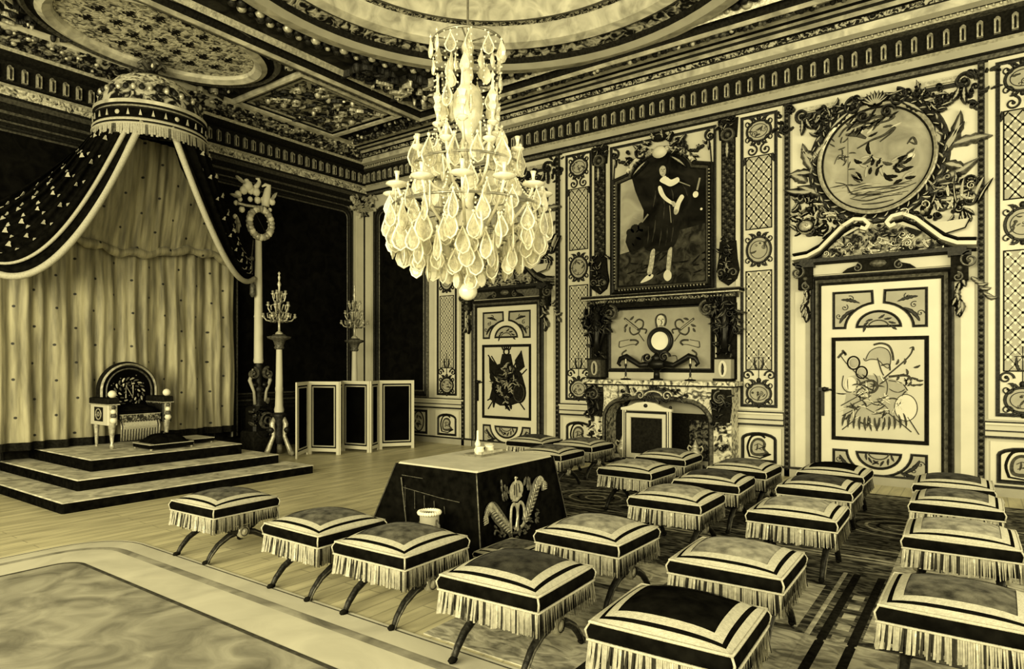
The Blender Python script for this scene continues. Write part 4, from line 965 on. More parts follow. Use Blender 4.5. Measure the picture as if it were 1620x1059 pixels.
for sg in (-1, 1):
    m = MB('bronze'); x = PC+sg*1.06
    m.use('ink'); m.box(x-.14, x+.14, -.10, -.001, 1.36, 2.5)
    m.use('bronze'); m.tube([(x, -.16, 1.76), (x, -.18, 2.0), (x, -.17, 2.2), (x, -.17, 2.5)], [.07, .05, .06, .09], 10)
    m.thicket(MW(.12), lambda u, v: True, 30, .075, 160+sg, .12, (x-.22, x+.20, 2.12, 2.56)); m.use('gilt'); m.thicket(MW(.13), lambda u, v: True, 34, .06, 170+sg, .12, (x-.22, x+.20, 2.05, 2.58))
    m.use('gilt'); m.thicket(MW(.13), lambda u, v: True, 14, .05, 180+sg, .08, (x-.13, x+.13, 1.70, 1.95))
    for k in range(4): m.use('bronze'); m.tube([(x+(k-1.5)*.03, -.17, 1.85), (x+(k-1.5)*.09, -.19, 2.1), (x+(k-1.5)*.13, -.2, 2.3)], [.02, .024, .012], 6)
    m.use('gilt_mid'); m.scroll(MW(.16), x-sg*.26, 2.42, .12, PI/2, 1.4, .05, .06, sg); m.build('bronze_term', t)
    m = MB('panel_grey' if sg > 0 else 'ink_soft'); m.box(x-.12, x+.12, -.26, -.10, 1.36, 1.66); m.use('ink'); m.box(x-.14, x+.14, -.28, -.10, 1.34, 1.375); m.box(x-.14, x+.14, -.28, -.10, 1.66, 1.685); m.use('cream_bright' if sg > 0 else 'cream_shade'); m.fill(MW(.261), arc(x, 1.52, .06, .12, 0, 2*PI, 18)[:-1], .003); m.use('ink'); m.leaf(MW(.265), x, 1.43, .19, PI/2, .045, 0, .02, 2); m.build('pedestal', t)
t = thing('round_mirror', 'round pale mirror in a dark ringed frame at the centre of the overmantel panel', 'mirror', (PC+.0, -.03, 1.95))
c = PW(1044, 540); c = (PC, 1.955)
m = MB('mirror_glass'); m.fill(MW(.032), arc(c[0], c[1], .15, .15, 0, 2*PI, 32)[:-1], .02); m.build('mirror_glass', t)
m = MB('bronze'); m.lathe([(.145, -.05), (.15, -.075), (.165, -.08), (.175, -.06), (.185, -.075), (.20, -.08), (.215, -.06), (.22, -.032)], (c[0], 0, c[1]), 40, axis='y'); m.build('ring_frame', t)
DEFCORE[0] = None
# mantel things
ZM = 1.336
t = thing('mantel_centrepiece', 'dark bronze centrepiece with two long S-scroll arms standing on the mantel shelf', 'ornament', (PC+.02, -.22, ZM))
m = MB('bronze'); x = PC+.02
m.lathe([(.10, ZM), (.10, ZM+.02), (.05, ZM+.03), (.045, ZM+.14), (.07, ZM+.16)], (x, -.22, 0), 14)
m.use('bronze'); m.build('foot', t)
m = MB('bronze'); m.ball((x, -.22, ZM+.25), .11, 14, (1.6, .8, .8)); m.lathe([(.06, ZM+.3), (.09, ZM+.36), (.05, ZM+.39), (.03, ZM+.42), (.001, ZM+.44)], (x, -.22, 0), 12)
for sg in (-1, 1): m.scroll(MW(.24), x+sg*.14, ZM+.36, .09, 0, 1.2, .04, .05, sg)
m.build('bowl', t)
for sg in (-1, 1):
    m = MB('bronze'); pts = [(x+sg*.12, -.22, ZM+.25), (x+sg*.28, -.22, ZM+.23), (x+sg*.40, -.22, ZM+.30), (x+sg*.52, -.22, ZM+.37), (x+sg*.62, -.22, ZM+.34), (x+sg*.66, -.22, ZM+.26), (x+sg*.62, -.22, ZM+.22)]
    m.tube(pts, [.06, .045, .045, .05, .04, .03, .018], 8); m.build('scroll_arm', t)
for i, (px, lab) in enumerate(((990, 'slim candlestick on the mantel shelf in front of the farther scroll arm'), (1092, 'slim candlestick on the mantel shelf in front of the nearer scroll arm'))):
    u = PW(px, 595, .36)[0]
    t = thing('candlestick', lab, 'candlestick', (u, -.36, ZM), 'candlesticks on the mantel')
    m = MB('bronze'); m.lathe([(.085, ZM), (.08, ZM+.018), (.02, ZM+.03), (.012, ZM+.05)], (u, -.36, 0), 14); m.use('gilt_light'); m.ball((u, -.36, ZM+.035), .03, 8); m.build('base', t)
    m = MB('bronze'); m.lathe([(.013, ZM+.04), (.018, ZM+.10), (.011, ZM+.13), (.011, ZM+.21), (.022, ZM+.225), (.018, ZM+.26)], (u, -.36, 0), 10); m.build('stem', t)
    m = MB('ivory'); m.lathe([(.010, ZM+.26), (.010, ZM+.33), (.001, ZM+.335)], (u, -.36, 0), 8); m.build('candle', t)
# fire screen
FX = 6.96
t = thing('fire_screen', 'white framed fire screen with dark panel and low pediment in the hearth', 'fire screen', (FX, -.62, .0))
m = MB('cream_bright')
for a, b_ in ((FX-.39, FX-.33), (FX+.33, FX+.39)): m.box(a, b_, -.65, -.60, .0, .90); m.use('gilt'); m.box((a+b_)/2-.006, (a+b_)/2+.006, -.653, -.65, .06, .88); m.use('cream_bright')
m.box(FX-.39, FX+.39, -.65, -.60, .08, .15); m.build('frame', t)
m = MB('ink'); m.box(FX-.33, FX+.33, -.635, -.615, .15, .86); m.build('screen_panel', t)
m = MB('cream'); m.rect(MW(.635), FX-.32, FX+.32, .16, .84, [(0, 0), (0, .02), (.06, .02), (.07, .0)]); m.use('gilt'); m.rect(MW(.655), FX-.335, FX+.335, .145, .855, [(0, 0), (0, .006), (.014, .006), (.014, 0)]); m.build('inner_frame', t)
m = MB('cream_bright'); pts = [(FX-.41, .885), (FX+.41, .885), (FX+.41, .92), (FX+.28, .945), (FX+.15, 1.0), (FX, 1.02), (FX-.15, 1.0), (FX-.28, .945), (FX-.41, .92)]
m.add([(a, -.66, b_) for a, b_ in pts]+[(a, -.595, b_) for a, b_ in pts], [tuple(range(9)), tuple(range(17, 8, -1))]+[(i, (i+1) % 9, 9+(i+1) % 9, 9+i) for i in range(9)]); m.use('gilt'); m.dome2(MW(.66), FX, .96, .035, .03, .015)
for sg in (-1, 1): m.ball((FX+sg*.38, -.628, .945), .026, 8)
m.build('pediment', t)
m = MB('cream_bright')
for sg in (-1, 1):
    m2 = MB('cream_bright'); m2.box(FX+sg*.36-.03, FX+sg*.36+.03, -.73, -.52, 0, .045); m2.ball((FX+sg*.36, -.73, .03), .03, 8); m2.build('foot', t)
for sg, lab in ((-1, 'andiron with pale vase finial in the hearth behind the farther edge of the fire screen'), (1, 'andiron with pale vase finial in the hearth on the nearer side of the fire screen')):
    u = FC+(-.60 if sg < 0 else .60)
    t = thing('andiron', lab, 'andiron', (u, -.25, .012), 'andirons in the hearth')
    m = MB('bronze'); m.box(u-.12, u+.12, -.31, -.19, .012, .07); m.box(u-.02, u+.02, -.22, -.02, .07, .10); m.build('base', t)
    m = MB('gilt_light'); m.lathe([(.03, .07), (.05, .12), (.085, .18), (.095, .24), (.06, .30), (.035, .33), (.055, .35), (.03, .38), (.012, .43), (.001, .45)], (u, -.25, 0), 14)
    for s2 in (-1, 1): m.tube([(u+s2*.05, -.25, .33), (u+s2*.10, -.25, .36), (u+s2*.12, -.25, .32), (u+s2*.09, -.25, .26)], .014, 6)
    m.build('vase_finial', t)

# ================================================================== THRONE SIDE
Y0 = -5.28
t = thing('dais', 'three-stepped carpeted dais carrying the throne against the dark wall', 'dais', (1.5, Y0, 0))
for (x1, ya, yb, z0, z1) in ((3.17, -6.98, -3.78, 0, .12), (2.60, -6.62, -3.96, .12, .25), (2.09, -6.28, -4.24, .25, .40)):
    m = MB('velvet_band'); m.bbox(.05, x1, ya, yb, z0, z1-.004, .02); m.use('dais_carpet'); m.add([(.06, ya+.01, z1), (x1-.012, ya+.012, z1), (x1-.012, yb-.012, z1), (.06, yb-.012, z1)], [(0, 1, 2, 3)])
    m.use('dais_carpet'); m.add([(x1-.012, ya+.012, z1), (x1+.001, ya+.0, z1-.012), (x1+.001, yb, z1-.012), (x1-.012, yb-.012, z1)], [(0, 1, 2, 3)])
    m.add([(.06, ya+.012, z1), (.06, ya-.001, z1-.012), (x1, ya-.001, z1-.012), (x1-.012, ya+.012, z1)], [(0, 1, 2, 3)])
    m.build('step', t)
# throne
TX0, TX1, TY0, TY1, TZ = .62, 1.20, -5.72, -4.84, .40
t = thing('throne', 'gilt throne with round black embroidered back and ball-topped arms on the dais', 'throne', (.9, -5.32, TZ))
yc = -5.22
m = MB('velvet_band'); m.bbox(TX0, TX1-.02, TY0+.16, TY1-.16, TZ+.40, TZ+.52, .04); m.use('embroidery'); m.box(TX1-.03, TX1, TY0+.16, TY1-.16, TZ+.38, TZ+.46); m.use('gilt_light'); m.box(TX1-.03, TX1+.006, TY0+.16, TY1-.16, TZ+.462, TZ+.472); m.build('seat', t)
m = MB('velvet_band'); m.grid(lambda u, v: (TX0+.05+(TX1-TX0-.06)*u, TY0+.18+(TY1-TY0-.36)*v, TZ+.515+.09*(1-(2*u-1)**4)*(1-(2*v-1)**4)), 10, 10); m.build('cushion', t)
m = MB('gilt_light')                                # fringed drop under the front rail
for i in range(44):
    y = TY0+.17+(TY1-TY0-.34)*i/43; m.use(('gilt_light', 'gilt', 'thread')[i % 3]); k = 1-.25*abs(i/43-.2)
    m.tube([(TX1-.01, y, TZ+.37), (TX1+.02, y, TZ+.30), (TX1, y, TZ+.10)], [.007, .009, .007], 5)
m.use('braid'); m.grid(lambda u, v: (TX1+.025+.02*math.sin(PI*u), TY0+.20+.45*v, TZ+.36-.10*u), 4, 6); m.build('seat_fringe', t)
BC = (yc, 1.20); BR = .365; BX = .66
m = MB('velvet_black'); MB_ = ML(BX)
m.fill(ML(BX), [(yc-BR+.02, TZ+.45), (yc+BR-.02, TZ+.45)]+arc(yc, 1.20, BR-.02, BR-.02, 0, PI, 28), .05)
m.use('embroidery'); E2 = ML(BX+.052)
for ring_r, n_, ln in ((.22, 20, .08), (.15, 12, .06)):
    for i in range(n_):
        a = 2*PI*i/n_; m.use('gilt_mid' if i % 2 else 'gilt_light'); m.leaf(E2, yc+ring_r*math.cos(a), 1.17+ring_r*math.sin(a), ln, a+PI/2+.6, .03, .4, .008, 2)
m.use('gilt_light'); m.ribbon(E2, [(yc-.05, 1.08), (yc-.05, 1.27), (yc+.05, 1.08), (yc+.05, 1.27)], .02, .008)
for i in range(40):
    a = rnd.uniform(0, 6.28); r_ = rnd.uniform(.05, .27); m.use('gilt_mid'); m.dome2(E2, yc+r_*math.cos(a), 1.17+r_*math.sin(a), .012, .012, .01, 5)
back = m.build('backrest', t)
m = MB('gilt_light')
pts = [(yc+BR, TZ+.42), (yc+BR, 1.2)]+arc(yc, 1.20, BR, BR, 0, PI, 30)[1:-1]+[(yc-BR, 1.2), (yc-BR, TZ+.42)]
for pr, mt in (([(.06, .05), (.05, .07), (.035, .06)], 'gilt_mid'), ([(.035, .06), (.03, .05), (.0, .05)], 'ink'), ([(0, .05), (-.015, .085), (-.035, .05)], 'gilt_light'), ([(-.035, .05), (-.045, .04), (-.06, -.03), (.06, -.03)], 'ink')):
    m.use(mt); m.mould(ML(BX), pts, pr, closed=False)
m.build('back_rim', t)
for sg in (-1, 1):
    ya, yb = (TY0, TY0+.13) if sg < 0 else (TY1-.13, TY1)
    m = MB('cream' if sg < 0 else 'gilt'); m.bbox(TX0+.02, TX1+.0, ya, yb, TZ+.33, TZ+.62, .012); m.use('ink'); m.bbox(TX0, TX1+.03, ya-.012, yb+.012, TZ+.62, TZ+.71, .012)
    m.use('gilt_light'); m.box(TX0, TX1+.035, ya-.016, yb+.016, TZ+.615, TZ+.627)
    yy = ya-.001 if sg < 0 else yb+.001
    m.use('ink'); mm = lambda u, v, w: (u, yy-w*(1 if sg < 0 else -1), v)
    m.fill(mm, [(.78, TZ+.38), (1.05, TZ+.38), (1.05, TZ+.58), (.78, TZ+.58)], .004); m.use('gilt_light'); m.circ(mm, .915, TZ+.48, .085, .075, .022, .012, 20); m.circ(mm, .915, TZ+.48, .03, .03, .015, .012, 12)
    if sg > 0: m.use('embroidery'); m.box(TX0+.02, TX1-.0, ya-.006, ya-.001, TZ+.60, TZ+.70)
    m.use('gilt_light'); m.box(TX1, TX1+.02, ya+.02, yb-.02, TZ+.44, TZ+.61)
    for k in range(4): m.use('gilt_mid' if k % 2 else 'ivory'); m.ball((TX1+.02, (ya+yb)/2, TZ+.40+.06*k), .05-.006*k, 8)
    arm = m.build('arm', t)
    m = MB('ivory'); m.ball((TX1-.02, (ya+yb)/2, TZ+.765), .055, 14); m.use('gilt'); m.lathe([(.035, TZ+.70), (.02, TZ+.72)], (TX1-.02, (ya+yb)/2, 0), 10); m.build('ball', arm)
    m = MB('gilt_light'); yl = (ya+yb)/2
    m.lathe([(.015, TZ), (.03, TZ+.02), (.028, TZ+.05), (.018, TZ+.07), (.03, TZ+.18), (.045, TZ+.30), (.055, TZ+.36)], (TX1-.03, yl, 0), 12); m.build('leg', t)
    m = MB('gilt_light'); m.lathe([(.018, TZ), (.026, TZ+.18), (.04, TZ+.36)], (TX0+.06, yl, 0), 10); m.build('leg', t)
# footstool on the dais
t = thing('footstool', 'low black footstool with pale edge and tufted cushion in front of the throne', 'footstool', (1.6, -5.16, .40))
m = MB('velvet_band'); m.box(1.36, 1.86, -5.46, -4.86, .425, .475)
m.use('braid'); m.box(1.355, 1.865, -5.465, -4.855, .475, .485)
base = m.build('base', t)
for sx in (1.38, 1.84):
    for sy in (-5.44, -4.88):
        m = MB('gilt_light'); m.lathe([(.014, .40), (.02, .43), (.018, .475)], (sx, sy, 0), 8); m.build('leg', t)
m = MB('velvet_band'); m.grid(lambda u, v: (1.38+.46*u, -5.40+.50*v, .485+.12*(1-(2*u-1)**4)*(1-(2*v-1)**4)), 12, 12); m.use('ink_soft'); m.ball((1.61, -5.15, .605), .02, 8); m.build('cushion', t)
t = thing('kneeling_bench', 'small low pale-edged bench on the dais behind the footstool', 'bench', (1.35, -4.56, .40))
m = MB('velvet_band'); m.box(1.1, 1.6, -4.74, -4.40, .425, .47); m.use('braid'); m.box(1.095, 1.605, -4.745, -4.395, .47, .48); m.build('top', t)
for sx in (1.13, 1.57):
    for sy in (-4.71, -4.43): m = MB('gilt_light'); m.lathe([(.014, .40), (.018, .43)], (sx, sy, 0), 8); m.build('leg', t)

# canopy
CXc, CYc, RC = 1.12, -5.09, .72
t = thing('throne_canopy', 'domed throne canopy with black motif-strewn drapes and spotted pale lining curtain', 'canopy', (.3, CYc, .35))
def cir(prof, mats, m, c=(CXc, CYc, 0), n=48):
    for a, b_, mt in zip(prof, prof[1:], mats): m.use(mt); m.lathe([a, b_], c, n)
m = MB('relief_light'); cir([(.02, 5.80), (.25, 5.78), (.46, 5.68), (.60, 5.52), (.68, 5.34), (.70, 5.22)], ['soffit_light', 'soffit_light', 'relief_light', 'relief', 'relief'], m)
m.use('ink'); m.lathe([(.70, 5.2), (.001, 5.19)], (CXc, CYc, 0), 40)
for i in range(40):
    a = 2*PI*i/40; m.use(('gilt', 'gilt_light')[i % 2]); m.ball((CXc+.655*math.cos(a), CYc+.655*math.sin(a), 5.42), .04, 6, (1, 1, 1.2))
m.build('crown_dome', t)
m = MB('gilt_light'); cir([(.70, 5.24), (.74, 5.22), (.74, 5.17), (.71, 5.15), (.73, 5.12), (.72, 5.10)], ['gilt_light', 'soffit_light', 'ink', 'gilt_light', 'ink'], m); m.build('crown_moulding', t)
m = MB('velvet_band'); cir([(.72, 5.11), (.735, 4.97)], ['velvet_band'], m)
m.use('braid')
for i in range(30):
    a = 2*PI*i/30; r_ = .732
    Ma = lambda u, v, w: (CXc+(r_+w)*math.cos(u/r_), CYc+(r_+w)*math.sin(u/r_), v)
    if i % 5 == 0: m.dome2(Ma, a*r_, 5.04, .035, .035, .015, 8)
    else: m.fill(Ma, [(a*r_-.02, 5.00), (a*r_+.02, 5.00), (a*r_+.008, 5.05), (a*r_, 5.085), (a*r_-.008, 5.05)], .012)
m.build('valance_band', t)
m = MB('braid'); cir([(.735, 4.97), (.755, 4.95), (.745, 4.93)], ['braid', 'braid'], m); cir([(.745, 4.93), (.748, 4.905)], ['ink'], m); cir([(.748, 4.905), (.762, 4.89), (.75, 4.87)], ['braid', 'braid'], m); m.build('braid_band', t)
m = MB('thread'); nf = 150
for i in range(nf):
    a0, a1 = 2*PI*i/nf, 2*PI*(i+.92)/nf; m.use('thread' if rnd.random() < .8 else 'gilt_mid'); r0, r1 = .755, .765+.012*math.sin(i*1.9)
    m.add([(CXc+r0*math.cos(a0), CYc+r0*math.sin(a0), 4.875), (CXc+r0*math.cos(a1), CYc+r0*math.sin(a1), 4.875), (CXc+r1*math.cos(a1), CYc+r1*math.sin(a1), 4.73+.015*math.sin(i*2.7)), (CXc+r1*math.cos(a0), CYc+r1*math.sin(a0), 4.73+.015*math.sin(i*2.7))], [(0, 1, 2, 3)])
m.build('fringe', t)
m = MB('bronze'); m.lathe([(.10, 5.78), (.14, 5.83), (.05, 5.88), (.06, 5.95)], (CXc, CYc, 0), 16); m.ball((CXc, CYc, 6.0), .075, 10); m.use('gilt_mid')
for i in range(8):
    a = 2*PI*i/8; m.tube([(CXc, CYc, 5.9), (CXc+.13*math.cos(a), CYc+.13*math.sin(a), 6.02), (CXc+.20*math.cos(a), CYc+.20*math.sin(a), 5.96)], [.03, .05, .015], 6)
m.use('ivory'); m.ball((CXc+.06, CYc-.03, 5.98), .05, 8); m.build('finial', t)  # pale ball stands in for the highlight on the dark finial
TIE_R = Vector((.72, -3.20, 3.22)); TIE_L = Vector((.72, -7.25, 3.25))
def drape(side):
    tie = TIE_R if side > 0 else TIE_L
    a0, a1 = (-.10, 1.75) if side > 0 else (-.62, -2.25)
    sag0, sag1 = (.62, .15) if side > 0 else (1.02, .12)
    def T(u):
        a = a0+(a1-a0)*u; return Vector((CXc+.70*math.cos(a), CYc+.70*math.sin(a), 4.92))
    def Sf(u, v):
        p = T(u); q_ = tie+Vector((.10*(1-u)-.05, 0, -.14+.30*u))
        z = p.z+(q_.z-p.z)*v-(sag0+(sag1-sag0)*u**.8)*4*v*(1-v)*(.75+.5*v)
        pt = p.lerp(q_, v); fold = .085*math.sin(u*2*PI*6.5)*min(1, 3*v+.3)*(1-v*.75)
        return Vector((pt.x+fold*.9+.10*math.sin(PI*v)*(1-u), pt.y, z+fold*.5))
    m = MB('velvet_band'); m.grid(lambda u, v: Sf(u, v), 52, 36); d = m.build('drape', t)
    m = MB('braid')
    m.tube([tuple(Sf(0, k/40)+Vector((.01, 0, 0))) for k in range(41)], .045, 8); 
    if side < 0: m.tube([tuple(Sf(.13, k/40)+Vector((.03, 0, .0))) for k in range(37)], [.034*(1-.5*k/36) for k in range(37)], 6)
    m.build('border_braid', d)
    m = MB('braid'); rg = random.Random(31)
    rows = 9
    for i in range(rows):
        for j in range(9):
            u = .20+.75*(i+.5)/rows; v = (j+(.5 if i % 2 else .1)+.2)/9.5
            if v > .93: continue
            p = Sf(u, v); e = .004; du = (Sf(u+e, v)-p).normalized(); dv = (Sf(u, v+e)-p).normalized(); n_ = du.cross(dv).normalized()
            if n_.x < 0: n_ = -n_
            ax = Vector((0, 1, 0)); ax = (ax-n_*ax.dot(n_)).normalized(); ay = n_.cross(ax)
            if ay.z < 0: ay = -ay
            Mm = lambda a, b_, w, p=p, ax=ax, ay=ay, n_=n_: tuple(p+ax*a+ay*b_+n_*(w+.012))
            s_ = rg.uniform(.024, .034)
            m.fill(Mm, [(-s_, -s_*.9), (s_*.9, -s_), (s_*.5, s_*.1), (s_*.55, s_*.9), (0, s_*1.1), (-s_*.45, s_*.2)], .006)
    m.build('stitching', d)
drape(1); drape(-1)
# lining curtains
def fold(y, k=1): return .075*abs(math.sin(y*5.5+.9*math.sin(y*2.1)))**.6+.03*math.sin(y*23+1.5*math.sin(y*4))+.02*math.sin(y*41)
m = MB('spotted_silk')
m.grid(lambda u, v: (.36+fold(-7.3+3.95*u)*(1.25-.5*v)+.02*math.sin(9*v+u*30), -7.3+3.95*u, .415+(3.42-.415)*v), 220, 20); m.use('ink'); m.grid(lambda u, v: (.385+fold(-7.3+3.95*u)*1.25, -7.3+3.95*u, .41+.11*v), 220, 1); m.build('lining_curtain', t)
m = MB('spotted_silk')
def upper(u, v):
    yc_ = CYc+(-.08)*(1-v); w = .46+1.25*(1-v)**1.3
    y = yc_+(2*u-1)*w
    return (.52+.35*v+.5*fold(y*1.6)*(1.1-.4*v)+.10*math.sin(PI*min(1, (1-v)*1.0))*(.4), y, 3.38-.14*math.cos((2*u-1)*5)*.6*(1-v)+(4.95-3.38)*v)
m.grid(upper, 80, 24); m.use('ink_soft'); m.build('upper_lining', t)
m = MB('spotted_silk')
m.tube([tuple(Vector(upper(k/30, 0))+Vector((.0, 0, -.02+.03*math.sin(k*1.7)))) for k in range(31)], [.05+.03*math.sin(k*2.1)**2 for k in range(31)], 8)
m.use('cream_shade'); m.build('gathered_hem', t)
m = MB('braid'); 
for y in (-3.33,):
    m.use('gilt'); m.box(.22, .30, y-.03, y+.03, .30, 3.25); m.use('cream_shade'); m.box(.30, .315, y-.012, y+.012, .30, 3.25); m.use('ink'); m.box(.2, .26, y+.03, y+.11, .30, 3.25); m.use('gilt_mid'); m.box(.2, .26, y+.11, y+.14, .3, 3.25)
m.build('curtain_post', t)

# standard pole with wreath and eagle crest
PX, PY = .72, -3.08
t = thing('standard', 'tall white pole with laurel wreath and winged crest beside the canopy drape', 'standard', (PX, PY, .0))
m = MB('dark_wood'); m.bbox(PX-.2, PX+.2, PY-.24, PY+.24, 0, .42, .03); m.use('bronze'); m.bbox(PX-.15, PX+.15, PY-.18, PY+.18, .42, .85, .04)
for i in range(30): m.use(rnd.choice(('gilt', 'bronze', 'gilt_mid'))); m.leaf(ML(PX+.16), PY+rnd.uniform(-.2, .2), rnd.uniform(.3, .9), .16, rnd.uniform(0, 6), .07, rnd.uniform(-1, 1), .06)
m.use('gilt_mid'); m.circ(ML(PX+.18), PY+.04, .60, .13, .13, .05, .05, 20); m.circ(ML(PX+.18), PY+.04, .60, .06, .06, .04, .06, 14); m.build('base', t)
m = MB('gilt'); m.lathe([(.10, .85), (.08, .95), (.05, 1.0), (.06, 1.1), (.09, 1.15), (.05, 1.2), (.05, 1.35), (.07, 1.5), (.055, 1.62)], (PX, PY, 0), 12)
for sg in (-1, 1):
    m.use('gilt_mid'); m.scroll(ML(PX+.05), PY+sg*.15, 1.42, .11, PI/2, 1.3, .05, .05, sg); m.use('cream_shade'); m.tube([(PX+.05, PY+sg*.10, .88), (PX+.05, PY+sg*.12, 1.1), (PX+.05, PY+sg*.20, 1.3), (PX+.05, PY+sg*.14, 1.5)], [.03, .025, .035, .015], 7); m.use('bronze'); m.ball((PX+.03, PY+sg*.1, 1.22), .06, 8)
m.build('scroll_foot', t)
m = MB('cream'); m.lathe([(.075, 1.6), (.085, 1.64), (.078, 1.7), (.072, 2.4), (.080, 2.42), (.072, 2.45), (.062, 3.2), (.055, 3.84)], (PX, PY, 0), 16); m.build('pole', t)
m = MB('ivory'); ZW = 4.06
for i in range(44):
    a = 2*PI*i/44; m.use(('ivory', 'gilt_light', 'cream_shade')[i % 3]); m.ball((PX+.05+.03*(i % 2), PY+.215*math.cos(a), ZW+.25*math.sin(a)), .062, 7, (.7, 1, 1))
m.use('gilt'); m.tube([(PX+.05, PY-.08, ZW+.15), (PX+.05, PY+.12, ZW-.17)], .008, 5); m.build('wreath', t)
m = MB('ivory')
def pc_(x, y, dw=0): u, z = PT(360+x/5.29, 270+y/5.29, PX+dw); return (PX+dw, u, z)
for x, y, r_ in ((170, 130, 44), (135, 165, 34), (195, 165, 34), (88, 200, 30), (240, 180, 34), (250, 248, 30), (190, 240, 22), (372, 262, 30), (355, 330, 18), (120, 325, 26), (70, 270, 20), (300, 250, 30), (105, 240, 20), (160, 95, 26), (64, 385, 20), (75, 430, 15), (60, 505, 17), (338, 530, 17), (332, 505, 12)):
    m.ball(pc_(x, y, .03*math.sin(x)), r_*.0022, 9, (.8, 1, 1.05))
m.tube([pc_(225, 150), pc_(250, 125), pc_(266, 95), pc_(258, 70), pc_(236, 68)], [.05, .045, .035, .03, .012], 7)
m.tube([pc_(315, 300), pc_(322, 230), pc_(335, 165), pc_(345, 128), pc_(315, 118), pc_(288, 135)], [.07, .075, .06, .045, .03, .012], 7)
m.tube([pc_(330, 430), pc_(362, 418)], .016, 6)
m.use('gilt_light'); m.tube([pc_(80, 272, .06), pc_(150, 292, .08), pc_(230, 305, .09), pc_(320, 318, .06)], .028, 7)
m.use('gilt'); m.tube([pc_(100, 290, .07), pc_(200, 312, .10), pc_(310, 330, .07)], .012, 6)
for x, y, a_ in ((60, 390, -1.4), (75, 440, -1.8), (120, 110, 2.4), (350, 250, .8), (85, 230, 2.8)):
    p = pc_(x, y); m.use('cream_shade'); m.leaf(ML(PX+.05), p[1], p[2], .2, a_, .07, .4, .04, 3)
m.build('eagle_crest', t)
m = MB('gilt_mid'); m.tube([(PX+.03, PY-.12, 3.75), (PX+.04, PY-.16, 3.4), (PX+.04, PY-.14, 3.0)], .012, 5); m.ball((PX+.04, PY-.16, 3.42), .045, 8); m.lathe([(.02, 2.75), (.05, 2.8), (.045, 2.95), (.02, 3.02)], (PX+.04, PY-.14, 0), 8); m.build('tassel_cord', t)
# the drape ends tie back to the standards: knot on the pole belongs to the canopy

# torchere stands with candelabra
def torchere(x, y, lab1, lab2, sc=1):
    t = thing('torchere', lab1, 'torchere', (x, y, 0), 'torcheres beside the dais')
    m = MB('cream_shade'); 
    for k in range(3):
        a = 2*PI*k/3+.4; c, s_ = math.cos(a), math.sin(a)
        l = MB('gilt_light'); l.tube([(x+.24*c, y+.24*s_, .03), (x+.20*c, y+.20*s_, .12), (x+.10*c, y+.10*s_, .35), (x+.13*c, y+.13*s_, .55), (x+.08*c, y+.08*s_, .68)], [.05, .045, .035, .05, .03], 8); l.use('gilt'); l.ball((x+.15*c, y+.15*s_, .45), .06, 8); l.use('cream_shade'); l.ball((x+.25*c, y+.25*s_, .045), .045, 8); l.build('leg', t)
    m.use('gilt'); m.lathe([(.05, .2), (.10, .35), (.06, .5), (.12, .68), (.12, .73), (.07, .75)], (x, y, 0), 14)
    m.use('cream'); m.lathe([(.08, .75), (.085, .80), (.07, .86), (.062, 1.1), (.07, 1.16), (.062, 1.2), (.056, 1.5), (.05, 1.84)], (x, y, 0), 16); m.build('column', t)
    m = MB('gilt_mid'); m.lathe([(.065, 1.84), (.085, 1.87), (.07, 1.9), (.09, 1.96), (.11, 2.0), (.19, 2.03), (.20, 2.06), (.12, 2.075), (.10, 2.10), (.001, 2.10)], (x, y, 0), 18); m.build('capital', t)
    z = 2.10
    t = thing('candelabrum', lab2, 'candelabrum', (x, y, z), 'candelabra on the torcheres')
    m = MB('gilt_light'); m.lathe([(.07, z), (.06, z+.03), (.02, z+.06), (.02, z+.2), (.05, z+.26), (.02, z+.32), (.025, z+.5), (.05, z+.58), (.02, z+.64), (.018, z+.82), (.035, z+.87), (.012, z+.93), (.025, z+.99), (.01, z+1.03), (.028, z+1.06), (.001, z+1.09)], (x, y, 0), 12); m.build('stem', t)
    for tier, (n_, r_, zb, zt) in enumerate(((6, .26, .28, .30), (5, .18, .42, .50), (4, .11, .62, .70))):
        for k in range(n_):
            a = 2*PI*k/n_+.3*tier; c, s_ = math.cos(a), math.sin(a); R_ = lambda rr, zz: (x+rr*c, y+rr*s_, z+zz)
            l = MB('gilt_light'); l.tube([R_(.02, zb), R_(r_*.4, zb-.06), R_(r_*.8, zb-.04), R_(r_, zb+.03), R_(r_, zt)], [.014, .016, .014, .012, .012], 6)
            l.tube([R_(r_*.3, zb+.0), R_(r_*.5, zb+.1), R_(r_*.75, zb+.08), R_(r_*.7, zb+.0)], .011, 5); l.use('gilt_mid'); l.ball(R_(r_*.5, zb-.05), .03, 6)
            ar = l.build('arm', t)
            l = MB('gilt_light'); l.lathe([(.012, zt-.02+z), (.038, z+zt+.01), (.02, z+zt+.02), (.022, z+zt+.06), (.001, z+zt+.065)], (x+r_*c, y+r_*s_, 0), 8); l.build('candle_cup', ar)
torchere(1.18, -2.98, 'white column torchere on scrolled feet between the standard and the folding screen', 'gilt branched candelabrum on the white torchere nearer the throne')
torchere(.80, -.98, 'white column torchere rising behind the folding screen by the corner', 'gilt branched candelabrum on the torchere near the room corner')
